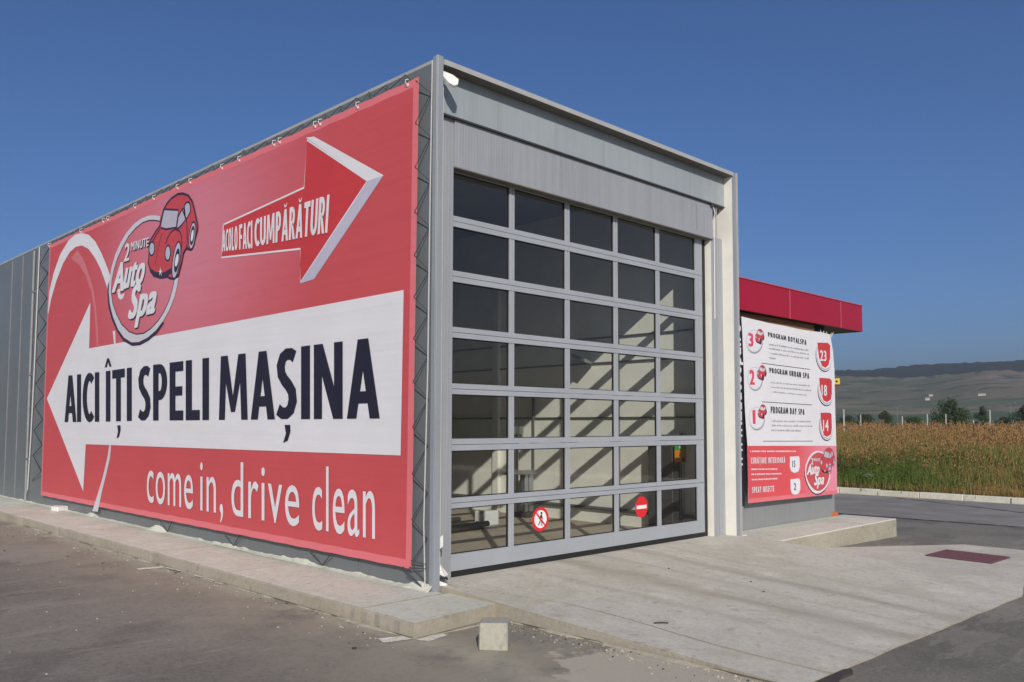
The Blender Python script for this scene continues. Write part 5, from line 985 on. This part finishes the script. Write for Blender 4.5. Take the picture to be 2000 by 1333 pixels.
# rust seed heads: thin stem and a fuzzy plume
for (n, x0, x1, hb, sz) in ((1500, 19.5, 26, 1.0, .05), (8200, 26, 46, 1.2, .07), (12500, 46, 85, 1.2, .11)):
    P = sector(n, x0, x1); g_ = patch(P[:, ::-1]*1.3+5); P = P[rng.random(n) < .25+.75*g_]; n = len(P); g_ = patch(P[:, ::-1]*1.3+5); hh = hb*(.50+.68*g_); V_, h, z = blades(P, hh, .006, 1, .12, None, .02); add(V_, jit(RUST*.8, n), jit(RUST, n))
    tip = V_[:, 2]
    for k in range(7):
        c = tip+rng.normal(0, 1, (n, 3))*np.array([.035, .035, .0])*sz/.05 - np.array([0, 0, 1])*(rng.random((n, 1))*.34*h[:, None]); th = rng.uniform(0, 6.28, n)
        s_ = np.stack([np.cos(th), np.sin(th), 0*th], 1)*sz*.35; u_ = np.stack([0*th, 0*th, np.ones(n)], 1)*sz*rng.uniform(.7, 1.6, (n, 1))
        W_ = np.stack([c-s_, c+s_, c+u_], 1); add(W_, jit(RUST, n, .35), jit(RUST*1.35, n, .3))
o = npmesh('tall_weeds', np.concatenate(VV), None, M_grass, np.concatenate(CC)); struct(o, 'stuff')
M_rub = mk('grubby_plastic', (.42, .41, .38), .7, .35, 9)
# white rubbish in the weeds
for (x, y, s, lab) in ((22.5, 6.95, .22, 'white rag caught in the weeds just right of the poster edge'), (19.2, 4.35, .16, 'crumpled grey-white sheeting lying in the weeds near the far kerb'), (18.6, 3.85, .15, 'crumpled white sheeting lying in the weeds, right-hand heap'), (17.75, 2.55, .09, 'small white paper scrap on the verge by the far kerb')):
    bm = bmesh.new(); bmesh.ops.create_grid(bm, x_segments=6, y_segments=6, size=s)
    for v in bm.verts: v.co.z = random.uniform(0, s*.9); v.co.x *= random.uniform(.7, 1.2); v.co.y *= random.uniform(.6, 1.2)
    me = bpy.data.meshes.new('rubbish'); bm.to_mesh(me); bm.free(); me.materials.append(M_rub); o = bpy.data.objects.new('rubbish', me); o.location = (x, y, fz(x, y)+(.04 if s < .1 else .18)); sc.collection.objects.link(o); tag(o, lab, 'rubbish', 'white rubbish in the weeds')

# ================================================================== TREES, POSTS, LAMPS
M_bark = mk('bark', (.10, .08, .06), .9, .2, 20)
def at(azv, D, z=0): d = Vector(azv).normalized(); return Vector((CAMP.x+d.x*D, CAMP.y+d.y*D, z))
def tree(pos, wd, ht, label, name='tree', dense=1., col=(.045, .075, .028), seed=1):
    r_ = np.random.default_rng(seed); root = thing(name, label, 'tree' if name == 'tree' else 'bush', tuple(pos), 'trees beyond the weedy field')
    mb = MB(); top = Vector((pos.x, pos.y, pos.z+ht*.75)); mb.tube([pos, pos+Vector((.1, .1, ht*.35)), top], .12, 6, r2=.03)
    for k in range(5):
        a = k*1.3; mb.tube([pos+Vector((0, 0, ht*(.2+.08*k))), pos+Vector((math.cos(a)*wd*.3, math.sin(a)*wd*.3, ht*(.45+.08*k)))], .05, 5, r2=.015)
    mb.build('trunk', M_bark, root)
    nb = 14; cs = []
    for k in range(nb):
        a = r_.uniform(0, 6.28); rr = r_.uniform(0, .36)*wd; zz = ht*r_.uniform(.28, .86); f = 1-max(0, zz/ht-.45)*1.3
        cs.append((rr*math.cos(a)*f, rr*math.sin(a)*f, zz, wd*r_.uniform(.11, .22)))
    cs.append((0, 0, ht*.85, wd*.13))
    per = int(420*dense); V_ = []; C_ = []
    for cx, cy, cz, rad in cs:
        d = r_.normal(0, 1, (per, 3)); d /= np.linalg.norm(d, axis=1)[:, None]; rad_ = rad*r_.uniform(.45, 1.12, (per, 1)); c = np.array([cx, cy, cz])+d*rad_*np.array([1, 1, .85])
        c[:, 2] = np.maximum(c[:, 2], .1); s = .10*wd/5+.05; u = r_.normal(0, 1, (per, 3)); u /= np.linalg.norm(u, axis=1)[:, None]; v = np.cross(u, r_.normal(0, 1, (per, 3))); v /= np.linalg.norm(v, axis=1)[:, None]+1e-6
        V_.append(np.stack([c-u*s, c+u*s*.7, c+v*s], 1).reshape(-1, 3)); t_ = np.array(col)[None]*(1+r_.uniform(-.4, .5, (per, 1))); C_.append(np.repeat(np.concatenate([t_, np.ones((per, 1))], 1), 3, 0))
    o = npmesh('crown', np.concatenate(V_), None, M_leaf, np.concatenate(C_)); o.parent = root
    return root
D = 270
for i, (px, wd, ht, nm, lab) in enumerate([
    ((.9315, .3700), 4.0, 3.9, 'tree', 'round dense dark green tree beyond the field, left of the tall lamp post'),
    ((.9205, .3870), 5.5, 3.0, 'bush', 'low dark bush beyond the field left of the round tree'),
    ((.9508, .3097), 7.5, 5.6, 'tree', 'largest spreading tree beyond the field in front of the hill'),
    ((.9485, .3170), 5.5, 3.9, 'bush', 'lower leafy shoulder on the left of the largest tree'),
    ((.9590, .2834), 3.4, 4.7, 'tree', 'narrow dark tree standing right of the largest tree'),
    ((.9700, .2431), 7.0, 4.9, 'tree', 'broad dark tree at the right edge of the photo'),
    ((.9390, .3440), 5.0, 2.4, 'bush', 'low bush between the lamp post and the largest tree'),
    ((.9150, .4035), 5.0, 2.7, 'bush', 'low bush right behind the edge of the price poster'),
    ((.9640, .2660), 4.0, 2.5, 'bush', 'low bush left of the broad tree at the right edge')]):
    tree(at(px, D-(i % 3)*8, -.4), wd*1.4, ht*1.62, lab, nm, 1., (.040, .066, .030) if i % 2 else (.052, .082, .032), seed=i+3)
mb = MB()
def rayxy(px):   # photo azimuth table -> direction
    return None
M_postc = mk('post_concrete', (.55, .54, .50), .8)
POSTS = [((.9135, .4068), 62, 2.55, 'first white fence post right of the price poster'), ((.9202, .3914), 85, 2.45, 'second white fence post right of the price poster'), ((.9354, .3536), 85, 2.3, 'white fence post just right of the left lamp post'),
         ((.9436, .3312), 85, 2.5, 'white fence post left of the largest tree'), ((.9491, .3149), 85, 2.5, 'white fence post in front of the largest tree'), ((.9567, .2911), 95, 2.0, 'dim fence post between the largest tree and the narrow tree'), ((.9609, .2768), 80, 2.75, 'tallest bright white fence post right of the narrow tree')]
for px, Dp, h, lab in POSTS:
    p0 = at(px, Dp, -.1); g = thing('fence_post', lab, 'post', tuple(p0), 'white concrete fence posts')
    mb = MB(); mb.tube([p0, p0+Vector((0, 0, h+.1))], .05, 4); mb.build('post', M_postc, g)
def lamp(px, Dp, h, lab, tee):
    p0 = at(px, Dp, -.1); g = thing('street_lamp', lab, 'street lamp', tuple(p0), 'distant street lamps')
    mb = MB(); mb.tube([p0, p0+Vector((0, 0, h))], .10, 6, r2=.06); mb.build('pole', M_steel, g)
    s = Vector((px[1], -px[0], 0)).normalized()
    mb = MB(); mb.tube([p0+Vector((0, 0, h))-s*(.8 if tee else 0), p0+Vector((0, 0, h+.1))+s*1.0], .07, 5); mb.build('arm', M_steel, g)
    mb = MB(); mb.tube([p0+Vector((0, 0, h+.08))+s*.9, p0+Vector((0, 0, h+.08))+s*1.5], .13, 6, r2=.09); mb.build('lamp_head', M_steel, g)
lamp((.9337, .3581), 300, 7.6, 'street lamp with one arm beyond the field, left of the largest tree', False)
lamp((.9658, .2591), 300, 8.3, 'street lamp with crosswise arms near the right edge of the photo', True)
# yellow sign on a pole
p0 = at((.9109, .4126), 44, -.1); g = thing('yellow_sign', 'small square yellow sign with a black dot peeking out behind the poster', 'sign', tuple(p0))
s = Vector((p0.y-CAMP.y, -(p0.x-CAMP.x), 0)).normalized(); f_ = s.cross(Vector((0, 0, 1)))
mb = MB(); mb.tube([p0-s*.12, p0-s*.12+Vector((0, 0, 3.75))], .03, 6); mb.build('pole', M_steel, g)
def sbox(w_, z0, z1, off, mat, nm):
    mb = MB(); a = p0+f_*off; mb.prism([tuple(a-s*w_+Vector((0, 0, z0))), tuple(a+s*w_+Vector((0, 0, z0))), tuple(a+s*w_+Vector((0, 0, z1))), tuple(a-s*w_+Vector((0, 0, z1)))], tuple(f_*.02)); mb.build(nm, mat, g)
sbox(.135, 3.55, 3.83, .05, mk('yellow_enamel', (.75, .58, .03), .4), 'panel'); sbox(.135, 3.44, 3.54, .05, mk('maroon', (.2, .03, .05), .5), 'lower_plate')
sg = -1 if (f_.x*(CAMP.x-p0.x)+f_.y*(CAMP.y-p0.y)) < 0 else 1
sbox(.04, 3.65, 3.73, .05+.03*sg, M_black, 'dot')
# far houses on the slope
for px, Dp, el, wd, lab in (((.9448, .3276), 690, .0300, 2.6, 'tiny white farmhouse on the hillside, left one'), ((.9591, .2832), 690, .0300, 4.4, 'tiny long white farmhouse on the hillside, right one'), ((.9438, .3306), 640, .0262, 2.6, 'tiny pale shed just below the left farmhouse')):
    az_ = math.degrees(math.atan2(px[1], px[0])); best = None
    for D2 in range(430, 1300, 6):                         # find where the slope stands at that height
        r0 = D2/HS; zz = HS*(-.7+float(np.interp(az_, AF, FE))*2200*((r0-240)/1960)**1.6+fbm(r0*math.cos(R(az_)), r0*math.sin(R(az_)), 260)*5*min(1, r0/1500))
        if best is None or abs((zz-1.5)/D2-el) < best[0]: best = (abs((zz-1.5)/D2-el), D2, zz)
    Dp = best[1]; p0 = at(px, Dp, best[2]); wd *= 1.2; g = thing('farmhouse', lab, 'house', tuple(p0), 'white farm buildings on the hillside')
    s = Vector((px[1], -px[0], 0)).normalized(); f_ = Vector((px[0], px[1], 0)).normalized()
    mb = MB(); b = [p0-s*wd/2, p0+s*wd/2, p0+s*wd/2+f_*5, p0-s*wd/2+f_*5]; mb.prism([tuple(q-Vector((0, 0, 3))) for q in b], (0, 0, 4.2)); mb.build('wall', M_postc, g)
    mb = MB(); z = Vector((0, 0, 1.21)); r1, r2 = p0+f_*2.5-s*wd/2+Vector((0, 0, 2.2)), p0+f_*2.5+s*wd/2+Vector((0, 0, 2.2))
    mb.quad(b[0]+z, b[1]+z, r2, r1); mb.quad(b[3]+z, b[2]+z, r2, r1); mb.poly([b[0]+z, r1, b[3]+z]); mb.poly([b[1]+z, b[2]+z, r2]); mb.build('roof', M_kerb, g)

# ================================================================== HAZE
mb = MB(); mb.box(-3800, -3800, -1.8, 4200, 4200, 215)
hz = struct(mb.build('haze', []), 'stuff')
m = bpy.data.materials.new('haze_air'); m.use_nodes = True; t = m.node_tree; t.nodes.clear(); o = N(t, 'ShaderNodeOutputMaterial')
pv = N(t, 'ShaderNodeVolumePrincipled'); pv.inputs['Color'].default_value = (1.0, .87, .72, 1); pv.inputs['Density'].default_value = .00046; pv.inputs['Anisotropy'].default_value = .5
t.links.new(pv.outputs[0], o.inputs['Volume']); hz.data.materials.append(m)
